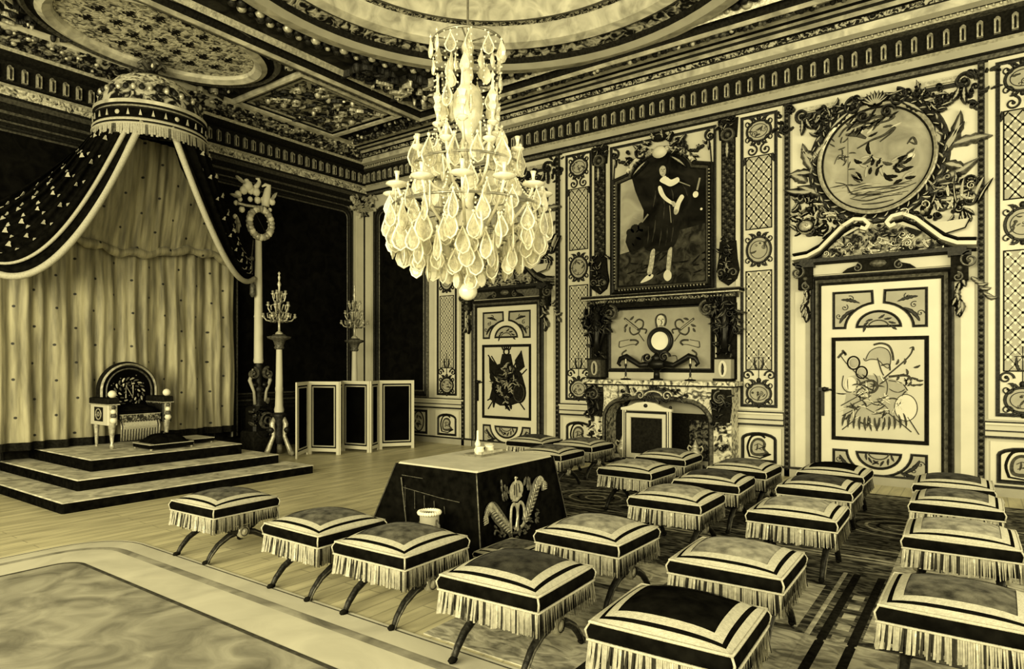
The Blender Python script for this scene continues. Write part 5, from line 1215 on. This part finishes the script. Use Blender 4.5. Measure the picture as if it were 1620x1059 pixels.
# folding screen
pts = [(1.80, -3.09), (1.42, -2.56), (1.98, -2.32), (1.58, -1.95), (2.20, -1.82), (1.98, -1.42), (2.38, -.88)]
t = thing('folding_screen', 'six-leaf folding screen with pale double frames and black panels standing before the corner', 'screen', (1.9, -2.0, 0))
for (xa, ya), (xb, yb) in zip(pts, pts[1:]):
    d = Vector((xb-xa, yb-ya, 0)); ln = d.length; d.normalize(); n_ = Vector((d.y, -d.x, 0))
    if n_.x < 0: n_ = -n_
    Mm = lambda u, v, w, xa=xa, ya=ya, d=d, n_=n_: (xa+d.x*u+n_.x*w, ya+d.y*u+n_.y*w, v)
    def bx(m, u0, u1, v0, v1, w0, w1):
        vs = [Mm(u, v, w) for v in (v0, v1) for w in (w0, w1) for u in (u0, u1)]
        m.add(vs, [(0, 2, 3, 1), (4, 5, 7, 6), (0, 1, 5, 4), (2, 6, 7, 3), (0, 4, 6, 2), (1, 3, 7, 5)])
    e = .012
    m = MB('cream'); fw = .055
    bx(m, e, e+fw, 0.0, 1.28, -.012, .012); bx(m, ln-e-fw, ln-e, 0.0, 1.28, -.012, .012); bx(m, e+fw, ln-e-fw, 1.22, 1.28, -.012, .012); bx(m, e+fw, ln-e-fw, .05, .11, -.012, .012)
    lf = m.build('leaf_frame', t)
    m = MB('velvet_black'); bx(m, e+fw, ln-e-fw, .11, 1.22, -.008, .008); m.build('leaf_panel', lf)
    m = MB('cream_shade'); m.rect(lambda u, v, w: Mm(u, v, .008+w), e+fw+.02, ln-e-fw-.02, .135, 1.195, [(0, 0), (0, .008), (.022, .008), (.022, 0)]); m.build('leaf_beading', lf)
# ================================================================== TABLE
TC = (7.44, -5.30); TH = .76; hx, hy = .44, .56
t = thing('draped_table', 'square table under a black cloth embroidered with a crown, monogram and plumes', 'table', (TC[0], TC[1], 0))
def skirt(u, v):                                        # u round the table, v down
    s_ = u*4; k = int(s_) % 4; f = s_-int(s_)
    cs = [(hx, -hy), (hx, hy), (-hx, hy), (-hx, -hy)]
    a, b_ = cs[k], cs[(k+1) % 4]; x, y = a[0]+(b_[0]-a[0])*f, a[1]+(b_[1]-a[1])*f
    cd = abs(2*f-1)**6                                  # near a corner
    fl = v*(.045+(.15 if x < 0 else .06)*cd)
    w = .018*v*math.sin(f*9*PI)*(1-cd)
    nx, ny = ((1, 0), (0, 1), (-1, 0), (0, -1))[k]
    cxs = (x/hx, y/hy)
    return (TC[0]+x+nx*(.03*v+w)+cxs[0]*fl*cd+0, TC[1]+y+ny*(.03*v+w)+cxs[1]*fl*cd, TH-.012-(TH-.03)*v)
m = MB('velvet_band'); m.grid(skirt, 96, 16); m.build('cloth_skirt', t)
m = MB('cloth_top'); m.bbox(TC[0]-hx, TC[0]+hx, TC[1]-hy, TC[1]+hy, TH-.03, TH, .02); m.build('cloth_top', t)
m = MB('gilt_light')
for cx_, cy_ in ((hx, -hy), (-hx, -hy), (hx, hy)):
    p = [skirt(i, k/10) for k in range(11) for i in ((0 if cx_ > 0 and cy_ < 0 else (.75 if cy_ < 0 else .25)),)]
    m.use('gilt_mid' if cx_ > 0 and cy_ < 0 else 'ink_soft'); m.tube(p, .006, 5); m.build('cloth_piping', t); m = MB('gilt_light')
m.use('gilt_mid'); yy = TC[1]-hy-.02
TF = lambda u, v, w: (u, TC[1]-hy-.036*(1-(v/TH))-.022-w, v)
m.ribbon(TF, [(TC[0]-.34, .66), (TC[0]-.10, .655)], .006, .004); m.ribbon(TF, [(TC[0]-.35, .64), (TC[0]-.28, .30), (TC[0]-.24, .10)], .012, .004)
for k in range(5): m.ribbon(TF, [(TC[0]-.3+.11*k, .58-.03*k), (TC[0]-.29+.11*k, .40)], .005, .004)
m.ribbon(TF, [(TC[0]-.33, .56), (TC[0]+.1, .52), (TC[0]+.3, .51)], .006, .004)
m.build('cloth_stitching', t)
m = MB('gilt_light'); Yc = TC[1]-.08                     # embroidery on the long side
TE = lambda u, v, w: (TC[0]+hx+.036*(1-v/TH)+.03+w, u, v)
def qe(*a):
    o = []
    for x, y in a: o.append((Yc+(x-1165)/520*.90, .67-(y-290)/500*.53))
    return o
m.use('gilt_light'); m.fill(TE, sm(qe((1118, 470), (1106, 400), (1128, 348), (1160, 333), (1198, 345), (1218, 395), (1202, 452), (1160, 482)), True), .006)
m.use('ink'); m.ribbon(TE, qe((1145, 360), (1140, 440)), .012, .01); m.ribbon(TE, qe((1180, 360), (1185, 430)), .012, .01); m.ribbon(TE, qe((1160, 350), (1160, 460)), .008, .01)
m.use('gilt_light'); m.ribbon(TE, qe((1160, 335), (1160, 300)), .02, .008); m.ribbon(TE, qe((1148, 316), (1174, 312)), .014, .008); m.ribbon(TE, qe((1120, 470), (1160, 486), (1200, 455)), .03, .01)
m.use('gilt_light')                                      # monogram of two interlaced loops
for k, (xa, xb) in enumerate(((1110, 1160), (1165, 1215))):
    m.ribbon(TE, sm(qe((xa-4, 720), (xa, 600), (xa+10, 530), (xa+30, 510), (xb+2, 540), (xb+6, 600), (xb, 680), (xa+20, 705))), .030, .008)
m.ribbon(TE, qe((1162, 505), (1166, 600), (1150, 690)), .022, .01)
m.use('gilt_mid'); m.ribbon(TE, qe((1100, 725), (1150, 735), (1215, 700)), .02, .008)
for sg in (0, 1):                                        # plumes / palms
    base = [(1105, 700), (1060, 640), (1010, 560), (975, 500), (945, 500), (925, 540), (930, 590)] if not sg else [(1215, 670), (1260, 590), (1300, 500), (1340, 410), (1370, 390), (1395, 420), (1392, 470)]
    m.use('gilt_mid'); P_ = sm(qe(*base), k=3); m.ribbon(TE, P_, lambda t_: .04+.085*math.sin(PI*min(1, t_+.12)), .010)
    m.use('gilt_light')
    for k in range(40):
        t_ = k/40; nn = len(P_)-1; i = min(int(t_*nn), nn-1); f = t_*nn-i; u = P_[i][0]+(P_[i+1][0]-P_[i][0])*f; v = P_[i][1]+(P_[i+1][1]-P_[i][1])*f
        m.leaf(lambda a, b_, w: TE(a, b_, w+.009), u, v, .06, (2.4 if not sg else .7)+(.8 if k % 2 else -.8), .014, .3, .006, 1)
for i in range(46):
    a = rnd.uniform(0, 2*PI); x = 1165+rnd.uniform(-190, 190); y = 720+rnd.uniform(-40, 60)-abs(x-1165)*.35
    p = qe((x, y))[0]; m.use('gilt_mid'); m.leaf(TE, p[0], p[1], .05, a, .02, 1, .008, 2)
for i in range(18):
    sg = -1 if i % 2 else 1; p = qe((1160+sg*rnd.uniform(60, 120), 390+rnd.uniform(-40, 80)))[0]; m.use('gilt_mid'); m.leaf(TE, p[0], p[1], .07, PI/2-sg*.5, .022, sg*.5, .008, 2)
m.build('embroidered_emblem', t)
# inkstand
t = thing('inkstand', 'brass inkstand with two pots and a candle bottle on the table top', 'inkstand', (7.34, -5.08, TH))
IX, IY = 7.34, -5.08
m = MB('brass'); m.bbox(IX-.10, IX+.10, IY-.17, IY+.17, TH, TH+.02, .006); m.use('gilt_light'); m.box(IX+.06, IX+.10, IY-.16, IY+.16, TH+.02, TH+.045); m.use('ink_soft'); m.box(IX-.09, IX-.04, IY+.02, IY+.08, TH+.02, TH+.06); m.build('tray', t)
for (dx, dy) in ((.04, -.11), (.05, .02), (-.03, .11)): m = MB('ivory'); m.lathe([(.035, TH+.02), (.045, TH+.04), (.035, TH+.075), (.045, TH+.085), (.03, TH+.09), (.001, TH+.09)], (IX+dx, IY+dy, 0), 12); m.build('ink_pot', t)
m = MB('ivory'); m.lathe([(.03, TH+.02), (.035, TH+.05), (.02, TH+.07), (.028, TH+.10), (.012, TH+.14), (.010, TH+.22), (.001, TH+.225)], (IX-.04, IY-.04, 0), 12); m.build('candle_bottle', t)
# small pale pail in front of the cloth
bx_, by_ = 7.60, -6.09
t = thing('pail', 'small pale pail with thick beaded rim on the floor against the black tablecloth', 'pail', (bx_, by_, 0))
m = MB('cream_shade'); m.lathe([(.001, 0), (.06, 0), (.062, .02), (.068, .2), (.076, .44)], (bx_, by_, 0), 20); m.use('ink_soft'); m.lathe([(.074, .44), (.06, .40), (.001, .40)], (bx_, by_, 0), 20); m.build('body', t)
m = MB('ivory')
for i in range(26):
    a = 2*PI*i/26; m.ball((bx_+.080*math.cos(a), by_+.080*math.sin(a), .45), .017, 7)
m.build('rim', t)
for sg in (-1, 1): m = MB('gilt_mid'); m.tube([(bx_+sg*.07, by_, .40), (bx_+sg*.10, by_, .36), (bx_+sg*.095, by_, .28), (bx_+sg*.066, by_, .26)], .010, 6); m.build('handle', t)

# ================================================================== STOOLS
def make_stool():
    t = thing('folding_stool', 'x', 'stool', (0, 0, 0), 'fringed folding stools before the table')
    HX, HY, ZT = .305, .29, .45
    ticks = [0, .022, .048, .064, .080, .115, .150, .22, .30, .40, .5]; ticks = ticks+[1-a for a in ticks[-2::-1]]
    def top(s_, t_):
        a, b_ = 2*s_-1, 2*t_-1
        k = (1-abs(a)**2.6)*(1-abs(b_)**2.6)
        e = 1+.02*math.cos(a*PI/2)*0
        return ((HX)*a*(1-.03*(1-abs(b_)**2)*0), HY*b_, ZT+.085*k**.8)
    m = MB('velvet_field'); o = 0; n = len(ticks)
    for i in range(n):
        for j in range(n): m.v.append(top(ticks[i], ticks[j]))
    def zone(a, b_):
        d = min(a, b_, 1-a, 1-b_)
        return 0 if d < .048 else (1 if d < .080 else (0 if d < .150 else 2))
    br = MB('braid'); br.v = [(x, y, z+.004) for x, y, z in m.v]
    for i in range(n-1):
        for j in range(n-1):
            a, b_ = (ticks[i]+ticks[i+1])/2, (ticks[j]+ticks[j+1])/2
            f = (i*n+j, (i+1)*n+j, (i+1)*n+j+1, i*n+j+1); z = zone(a, b_)
            m.use('velvet_band' if z != 2 else 'velvet_field'); m.f.append(f); m.mi.append(m.cur); m.sm.append(True)
            if z == 0: br.f.append(f); br.mi.append(0); br.sm.append(True)
    # side band, bulging
    def per(f, ex, z):
        s_ = f*4; k = int(s_) % 4; q_ = s_-int(s_); cs = [(-1, -1), (1, -1), (1, 1), (-1, 1)]
        a, b_ = cs[k], cs[(k+1) % 4]; u = a[0]+(b_[0]-a[0])*q_; v = a[1]+(b_[1]-a[1])*q_
        return (u*(HX+ex), v*(HY+ex), z)
    m.use('velvet_band'); m.loft([[per(i/32, e, z) for i in range(32)] for e, z in ((0, ZT), (.014, ZT-.02), (.014, ZT-.05), (.004, ZT-.072))], True, False, True)
    m.use('ink'); m.box(-HX+.01, HX-.01, -HY+.01, HY-.01, ZT-.10, ZT-.07)
    seat = m.build('seat', t)
    br.use('braid'); br.cur = 0
    for e, z, r_ in ((.002, ZT+.002, .008), (.010, ZT-.074, .007)): br.tube([per(i/32, e, z) for i in range(32)], r_, 5, closed=True)
    for cx_, cy_ in ((1, -1), (1, 1), (-1, -1), (-1, 1)): br.tube([(cx_*HX, cy_*HY, ZT), (cx_*(HX+.016), cy_*(HY+.016), ZT-.03), (cx_*(HX+.008), cy_*(HY+.008), ZT-.07)], .006, 5)
    br.build('braid', seat)
    m = MB('thread'); rg = random.Random(3); nf = 264
    for i in range(nf):
        f0, f1 = i/nf, (i+.9)/nf
        if f1 >= 1: f1 = .9999
        q_ = rg.random(); m.use('thread' if q_ < .58 else ('thread_dark' if q_ > .76 else 'gilt_light'))
        k = .012*math.sin(i*2.4)+rg.uniform(-.004, .004); zb = ZT-.195+rg.uniform(-.008, .008)
        kk = int(f0*4) % 4
        if int(f1*4) % 4 != kk: f1 = (kk+1)/4-1e-4
        a, b_ = per(f0, .006, ZT-.075), per(f1, .006, ZT-.075); c, d = per(f1, .010+k*.7, zb), per(f0, .010+k*.7+.006, zb)
        m.add([a, b_, c, d], [(0, 1, 2, 3)])
    m.use('ink'); m.loft([[per(i/32, -.004, z) for i in range(32)] for z in (ZT-.075, ZT-.17)], True)
    m.build('fringe', seat)
    for sx in (-1, 1):
        x = sx*.225
        for sy in (-1, 1):
            m = MB('gilt'); dx = sx*.012*sy
            lower = [(x+dx, sy*.30, .008), (x+dx, sy*.262, .07), (x+dx, sy*.20, .135), (x+dx, sy*.11, .185), (x+dx, 0, .21)]
            upper_ = [(x+dx, -sy*.11, .235), (x+dx, -sy*.19, .285), (x+dx, -sy*.24, .36)]
            m.tube(lower+upper_, [.014, .019, .022, .025, .030, .024, .022, .022], 8, flat=1.0)
            m.use('ink'); m.ball((x+dx, sy*.30, .022), .024, 8, (.9, 1.5, .8)); m.use('gilt_mid'); m.tube([(p[0]+sx*.02, p[1], p[2]+.004) for p in lower], .006, 5)
            m.build('leg', t)
        m = MB('gilt_light'); m.lathe([(.001, .055), (.02, .05), (.028, .045), (.034, .05), (.05, .04), (.055, .03), (.05, .0)] if sx > 0 else [(.001, -.055), (.02, -.05), (.05, -.04), (.055, -.03), (.05, 0)], (x, 0, .21), 16, axis='x'); m.use('ink'); m.lathe([(.036, .052), (.030, .047)] if sx > 0 else [(.036, -.052), (.03, -.047)], (x, 0, .21), 14, axis='x'); m.build('boss', t)
    m = MB('gilt'); m.tube([(-.22, 0, .21), (-.1, 0, .21), (0, 0, .21), (.1, 0, .21), (.22, 0, .21)], [.026, .022, .030, .022, .026], 10); m.build('stretcher', t)
    for sy in (-1, 1): m = MB('gilt_mid'); m.tube([(-.235, sy*.24, .355), (.235, sy*.24, .355)], .02, 8); m.build('rail', t)
    return t
stools = [
 (5.85, -6.73, 2, 'fringed stool standing alone nearest the dais steps, its crossed legs in full view'),
 (7.19, -6.75, -1, 'fringed stool in the front row between the lone stool and the one hiding the pail'),
 (7.98, -6.76, 1, 'grey-topped fringed stool whose cushion overlaps the pale pail and tablecloth'),
 (8.99, -6.88, 2, 'large dark-topped fringed stool in the front row just beyond the tablecloth corner'),
 (8.92, -5.83, -1, 'pale-topped fringed stool beside the embroidered face of the tablecloth, second row'),
 (8.21, -5.84, 0, 'low fringed footstool nearly hidden below the embroidered face of the tablecloth'),
 (9.89, -5.91, 1, 'pale-topped fringed stool behind the dark-topped one cut by the bottom edge'),
 (9.95, -6.97, 2, 'black-topped fringed stool cut off by the bottom edge of the picture'),
 (8.93, -4.42, 0, 'pale-topped fringed stool past the tablecloth, in line with the hearth, third row'),
 (8.0, -3.22, -2, 'pale-topped fringed stool in front of the fire screen, one row out from the hearth'),
 (8.92, -3.42, 2, 'dark-topped fringed stool facing the marble jamb, one row out from the wall'),
 (7.93, -2.14, 1, 'small fringed stool closest to the fire screen panel'),
 (8.94, -2.48, -1, 'fringed stool in front of the helmet-painted low panel beside the fireplace'),
 (9.90, -4.38, 1, 'fringed stool with pale top and dark sides before the nearer door, third from the wall'),
 (9.83, -3.17, 0, 'dark fringed stool before the nearer door, second from the wall'),
 (9.80, -2.20, -1, 'black-topped fringed stool nearest the nearer door'),
 (10.94, -4.52, 1, 'wide pale-topped fringed stool cut by the side edge, third from the wall'),
 (10.89, -3.27, 0, 'fringed stool by the side edge of the picture, second from the wall'),
 (10.84, -2.32, 1, 'fringed stool by the side edge of the picture, nearest the wall'),
 (10.97, -6.02, -1, 'fringed stool with broad pale braid in the bottom corner, cut by two edges'),
 (5.64, -1.68, 2, 'dark fringed stool in front of the farther door, behind the table'),
 (6.49, -1.72, -2, 'fringed stool in front of the marble jamb on the table side'),
 (6.55, -2.66, 1, 'fringed stool partly hidden by the table corner, behind the embroidered cloth'),
]
st0 = make_stool()
for i, (x, y, a, lab) in enumerate(stools):
    if i == 0: st0.location = (x, y, .0); st0.rotation_euler = (0, 0, math.radians(a)); st0['label'] = lab
    else:
        o = dup(st0, (x, y, 0), math.radians(a), lab)
        if i == 5: o.scale = (.58, .80, .45)
        v = {4: 'velvet_light', 6: 'velvet_light', 8: 'velvet_light', 9: 'velvet_light', 13: 'velvet_light', 16: 'velvet_light', 7: 'velvet_band', 3: 'velvet_dark', 10: 'velvet_dark', 15: 'velvet_band', 14: 'velvet_dark', 18: 'velvet_dark', 20: 'velvet_dark'}.get(i)
        if v:
            for ch in o.children:
                if ch.name.startswith('seat'): ch.material_slots[0].link = 'OBJECT'; ch.material_slots[0].material = MATS[v]
for o in list(COL.objects):                              # those on the carpet stand on its pile
    if o.get('category') == 'stool' and ((o.location.y > -5.70 and o.location.x > 6.0) or o.location.y < -6.8 or o.location.x > 8.1): o.location.z = .012

# ================================================================== CARPETS
t = thing('patterned_carpet', 'large dark patterned carpet with pale stripes and medallions under the stools by the fireplace', 'carpet', (9.6, -3.1, 0))
CX0, CX1, CY0, CY1 = 6.15, 12.9, -5.68, -.77
m = MB('carpet_ground'); m.box(CX0, CX1, CY0, CY1, .001, .008); m.use('carpet_light'); m.box(8.38, CX1, -6.98, CY0, .001, .008); m.build('carpet_field', t)
G = MFL(.0085)
m = MB('carpet_light')
for y in (-5.72, -.90, -.99, -3.48, -3.62, -3.80, -3.88, -2.05): m.use('carpet_light' if y not in (-3.62,) else 'ink'); m.ribbon(G, [(CX0+.1, y), (CX1-.1, y)], .035, .001)
m.use('ink')
for x in (9.36, 9.44, 10.30, 10.46): m.ribbon(G, [(x, -6.9), (x, -4.3)], .05, .0015)
m.use('carpet_light')
for x in (9.28, 10.22): m.ribbon(G, [(x, -6.9), (x, -4.3)], .03, .0012)
for k in range(7): m.use('carpet_light'); m.fill(G, [(10.345, -6.1+k*.2), (10.415, -6.1+k*.2), (10.415, -6.0+k*.2), (10.345, -6.0+k*.2)], .0015)
m.build('stripe_border', t)
m = MB('carpet_light'); m.fill(G, [(9.5, -5.6), (10.15, -5.6), (10.15, -4.7), (9.5, -4.7)], .0008); m.fill(G, [(8.2, -5.6), (9.2, -5.6), (9.2, -4.95), (8.2, -4.95)], .0008); m.fill(G, [(10.5, -5.6), (12.0, -5.6), (12.0, -3.3), (10.5, -3.3)], .0008)
m.build('pale_compartment', t)
for (u, v) in ((10.45, -2.5), (7.35, -2.95), (8.45, -3.0), (9.3, -1.3)):
    m = MB('cream_shade')
    for k in range(5): m.use('carpet_light' if k % 2 == 0 else 'ink'); m.circ(G, u, v, .12+.10*k, .10+.085*k, .028, .002, 32)
    m.build('medallion', t)
for (u, v) in ((9.62, -4.9), (8.95, -5.3), (7.9, -3.9)):
    m = MB('cream_shade'); m.use('cream_shade'); m.circ(G, u, v, .12, .12, .025, .003, 18)
    for k in range(8): m.leaf(G, u+.04*math.cos(k*PI/4), v+.04*math.sin(k*PI/4), .09, k*PI/4, .03, 0, .003, 1)
    m.build('rosette', t)
t = thing('border_rug', 'pale rug with grey field and dark border lines in the empty front corner', 'rug', (7.0, -8.3, 0))
RX0, RX1, RY0, RY1 = 4.55, 11.6, -9.7, -7.02
def rr(i, r_=.5): 
    a, b_, c, d = RX0+i, RX1-i, RY0+i, RY1-i; r_ = max(.05, r_-i*.6)
    return arc(b_-r_, d-r_, r_, r_, 0, PI/2, 6)+arc(a+r_, d-r_, r_, r_, PI/2, PI, 6)+arc(a+r_, c+r_, r_, r_, PI, 1.5*PI, 6)+arc(b_-r_, c+r_, r_, r_, 1.5*PI, 2*PI, 6)
m = MB('rug_pale'); m.fill(MFL(.001), rr(0), .009); m.build('rug_field', t)
m = MB('ink_soft'); m.use('rug_grey'); m.fill(MFL(.0105), rr(.56), .0008); m.use('ink_soft'); m.ribbon(MFL(.0105), rr(.03), .012, .001, closed=True); m.use('rug_grey'); m.ribbon(MFL(.0105), rr(.22), .07, .001, closed=True); m.use('ink_soft'); m.ribbon(MFL(.012), rr(.57), .03, .001, closed=True); m.build('border_line', t)
rg = random.Random(2)

# ================================================================== CHANDELIER
HX, HY = 6.67, -4.50
t = thing('chandelier', 'great crystal chandelier of pear drops and curved arms hanging below the ceiling dome', 'chandelier', (HX, HY, 2.26))
H = (HX, HY, 0)
m = MB('brass'); m.lathe([(.012, 6.72), (.012, 4.98), (.03, 4.95), (.012, 4.9), (.012, 2.6)], H, 10); m.build('rod', t)
m = MB('crystal'); m.lathe([(.02, 5.02), (.05, 4.98), (.07, 4.92), (.05, 4.86), (.06, 4.8), (.065, 4.74), (.05, 4.68), (.06, 4.62), (.04, 4.55), (.10, 4.50), (.15, 4.42), (.165, 4.30), (.15, 4.18), (.10, 4.08), (.05, 4.0), (.08, 3.92), (.09, 3.82), (.05, 3.74), (.03, 3.6), (.06, 3.5), (.08, 3.4), (.05, 3.3), (.07, 3.2), (.11, 3.1), (.12, 3.0), (.07, 2.9), (.04, 2.8), (.06, 2.7), (.07, 2.62), (.03, 2.54), (.02, 2.46)], H, 20); m.build('baluster', t)
m = MB('crystal'); m.ball((HX, HY, 2.36), .10, 18); m.build('bottom_ball', t)
for r_, z_ in ((.37, 4.96), (.56, 3.66), (.80, 3.20), (.55, 2.92)):
    m = MB('brass'); m.tube([(HX+r_*math.cos(2*PI*i/40), HY+r_*math.sin(2*PI*i/40), z_) for i in range(40)], .012, 6, closed=True)
    for k in range(6): a = 2*PI*k/6; m.tube([(HX, HY, z_+.02), (HX+r_*math.cos(a), HY+r_*math.sin(a), z_)], .008, 5)
    m.build('ring', t)
def arm(pts, cup_r, candle=True):
    m = MB('brass'); m.use('crystal'); m.tube([(HX+r_, HY, z_) for r_, z_ in pts], .016, 7); a = m.build('arm', t)
    r_, z_ = pts[-1]
    m = MB('crystal'); m.lathe([(.015, z_-.02), (cup_r*.5, z_-.01), (cup_r, z_+.015), (cup_r*.95, z_+.03), (.02, z_+.02)], (HX+r_, HY, 0), 14); m.build('drip_pan', a)
    m = MB('crystal'); m.lathe([(.018, z_+.02), (.022, z_+.05), (.016, z_+.07), (.020, z_+.11), (.032, z_+.145), (.014, z_+.14)], (HX+r_, HY, 0), 10); m.build('candle_cup', a)
    return a
def turn(o, ang):                                       # a copy of a part, and of its own pieces, turned about the axis
    c = o.copy(); COL.objects.link(c); c.rotation_euler = (0, 0, ang)
    for ch in o.children:
        d = ch.copy(); COL.objects.link(d); d.parent = c
    return c
for pts, n_, cup, off in (([(.05, 3.05), (.2, 2.92), (.4, 2.95), (.6, 3.1), (.72, 3.22), (.78, 3.36)], 12, .115, .1), ([(.05, 3.45), (.2, 3.36), (.38, 3.42), (.5, 3.56), (.55, 3.78)], 8, .07, .3), ([(.06, 3.9), (.15, 3.84), (.26, 3.9), (.33, 4.05)], 6, .06, 0)):
    a = arm(pts, cup); a.rotation_euler = (0, 0, off)
    for k in range(1, n_): turn(a, off+2*PI*k/n_)
m = MB('crystal'); m.lathe([(.03, 4.19), (.045, 4.24), (.03, 4.28), (.05, 4.34), (.02, 4.40), (.012, 4.52), (.02, 4.56), (.001, 4.60)], (HX+.33, HY, 0), 6, smooth=False); sp = m.build('spire', t)
for k in range(1, 6): turn(sp, k*PI/3)
# drops: one pear-shaped crystal mesh per size, copied
drops = []
def drop_mesh(h):
    m = MB('crystal'); w = h*.27; n = 6
    m.use('crystal_clear'); m.lathe([(.004, 0), (w*.25, -h*.12), (w*.30, -h*.2), (w*.8, -h*.5), (w, -h*.68), (w*.7, -h*.88), (.003, -h)], (0, 0, 0), n, smooth=False)
    m.v = [(x, y*.42, z) for x, y, z in m.v]
    m.use('crystal'); out = [(0, -h*.01), (w*.33, -h*.2), (w*.88, -h*.5), (w*1.05, -h*.68), (w*.72, -h*.89), (0, -h*1.01), (-w*.72, -h*.89), (-w*1.05, -h*.68), (-w*.88, -h*.5), (-w*.33, -h*.2)]
    m.tube([(x, 0, z) for x, z in out], h*.035, 5, closed=True)
    m.use('brass'); m.lathe([(.003, .05), (.004, 0)], (0, 0, 0), 4); m.use('crystal'); m.ball((0, 0, .015), h*.07, 6)
    return m
spec = [(.37, 4.95, 12, .20), (.20, 4.80, 6, .20), (.36, 4.72, 6, .16), (.27, 4.42, 7, .24), (.33, 4.02, 6, .24), (.56, 3.86, 13, .30), (.36, 3.78, 8, .26), (.52, 3.58, 12, .24), (.36, 3.48, 8, .22),
        (.80, 3.34, 18, .22), (.72, 3.22, 14, .26), (.84, 3.16, 20, .26), (.77, 3.04, 18, .30), (.62, 3.10, 14, .26), (.68, 2.92, 16, .28), (.48, 2.96, 12, .26), (.56, 2.80, 14, .26), (.42, 2.76, 11, .26), (.28, 2.72, 8, .26), (.16, 2.62, 5, .22), (.80, 2.98, 16, .24)]
rg = random.Random(5)
for r_, z_, n_, h_ in spec:
    ph = rg.uniform(0, 6.28)
    for k in range(n_):
        a = ph+2*PI*k/n_+rg.uniform(-.06, .06); rr_ = r_+rg.uniform(-.03, .03)
        drops.append((HX+rr_*math.cos(a), HY+rr_*math.sin(a), z_+rg.uniform(-.05, .05), h_*rg.uniform(.9, 1.1), rg.uniform(0, 6.28)))
dirc = Vector((CAM[0]-HX, CAM[1]-HY, 0)).normalized()
drops.sort(key=lambda d: -(((d[0]-HX)*dirc.x+(d[1]-HY)*dirc.y)+d[3]*3.0))
first = drop_mesh(.26).build('crystal_drop', t, origin=(0, 0, 0))
for i, (x, y, z, h_, a) in enumerate(drops[:100]):
    o = first if i == 0 else first.copy()
    if i: COL.objects.link(o)
    o.location = (x-HX, y-HY, z-2.26); o.rotation_euler = (0, 0, a); s_ = h_/.26; o.scale = (s_, s_, s_)
m = MB('crystal'); proto = drop_mesh(.26)
for (x, y, z, h_, a) in drops[100:]:
    s_ = h_/.26; c, sn = math.cos(a), math.sin(a)
    m.add([(x+s_*(p[0]*c-p[1]*sn), y+s_*(p[0]*sn+p[1]*c), z+s_*p[2]) for p in proto.v], proto.f)
rest = m.build('small_crystals', t); rest['kind'] = 'stuff'
m = MB('crystal')                                       # bead chains
for k in range(16):
    a = 2*PI*k/16
    for (r0, z0, r1, z1, sag) in ((.37, 4.95, .33, 4.15, -.0), (.33, 4.1, .56, 3.72, .08), (.56, 3.66, .80, 3.24, .10), (.80, 3.2, .55, 2.92, .08), (.55, 2.92, .10, 2.52, .06)):
        for j in range(12):
            f = j/12; rr_ = r0+(r1-r0)*f; zz = z0+(z1-z0)*f-sag*4*f*(1-f); m.ball((HX+rr_*math.cos(a), HY+rr_*math.sin(a), zz), .012, 5)
bead = m.build('bead_chains', t); bead['kind'] = 'stuff'

# ================================================================== CAMERA, LIGHT
cam = bpy.data.cameras.new('camera'); co = bpy.data.objects.new('camera', cam); COL.objects.link(co)
co.location = (CAM[0], CAM[1], EYE); co.rotation_euler = (PI/2, 0, math.atan2(.5833, .8122))
cam.sensor_width = 36; cam.lens = 36*F/1620; cam.shift_y = (YH-529.5)/1620; cam.clip_start = .05
S.camera = co
TINT = (1, .905, .555)
w = bpy.data.worlds.new('world'); S.world = w; w.use_nodes = True
bg = w.node_tree.nodes['Background']; bg.inputs['Color'].default_value = (*TINT, 1); bg.inputs['Strength'].default_value = .30
def area(name, loc, target, sx, sy, power):
    l = bpy.data.lights.new(name, 'AREA'); l.shape = 'RECTANGLE'; l.size = sx; l.size_y = sy; l.energy = power; l.color = TINT
    o = bpy.data.objects.new(name, l); COL.objects.link(o); o.location = loc
    o.rotation_euler = (Vector(target)-Vector(loc)).to_track_quat('-Z', 'Y').to_euler(); return o
area('window_light', (8.0, -14.5, 3.4), (7.0, 0, 2.6), 11, 4.2, 1750)
area('side_light', (13.8, -5.0, 2.8), (3, -4.5, 2.2), 6, 3.2, 300)
S.view_settings.view_transform = 'Standard'; S.view_settings.look = 'None'
for lk in ('Medium High Contrast', 'Standard - Medium High Contrast'):
    try: S.view_settings.look = lk; break
    except Exception: pass
print('LOOK', S.view_settings.look)
S.view_settings.exposure = 0; S.view_settings.gamma = 1
S.cycles.use_denoising = True
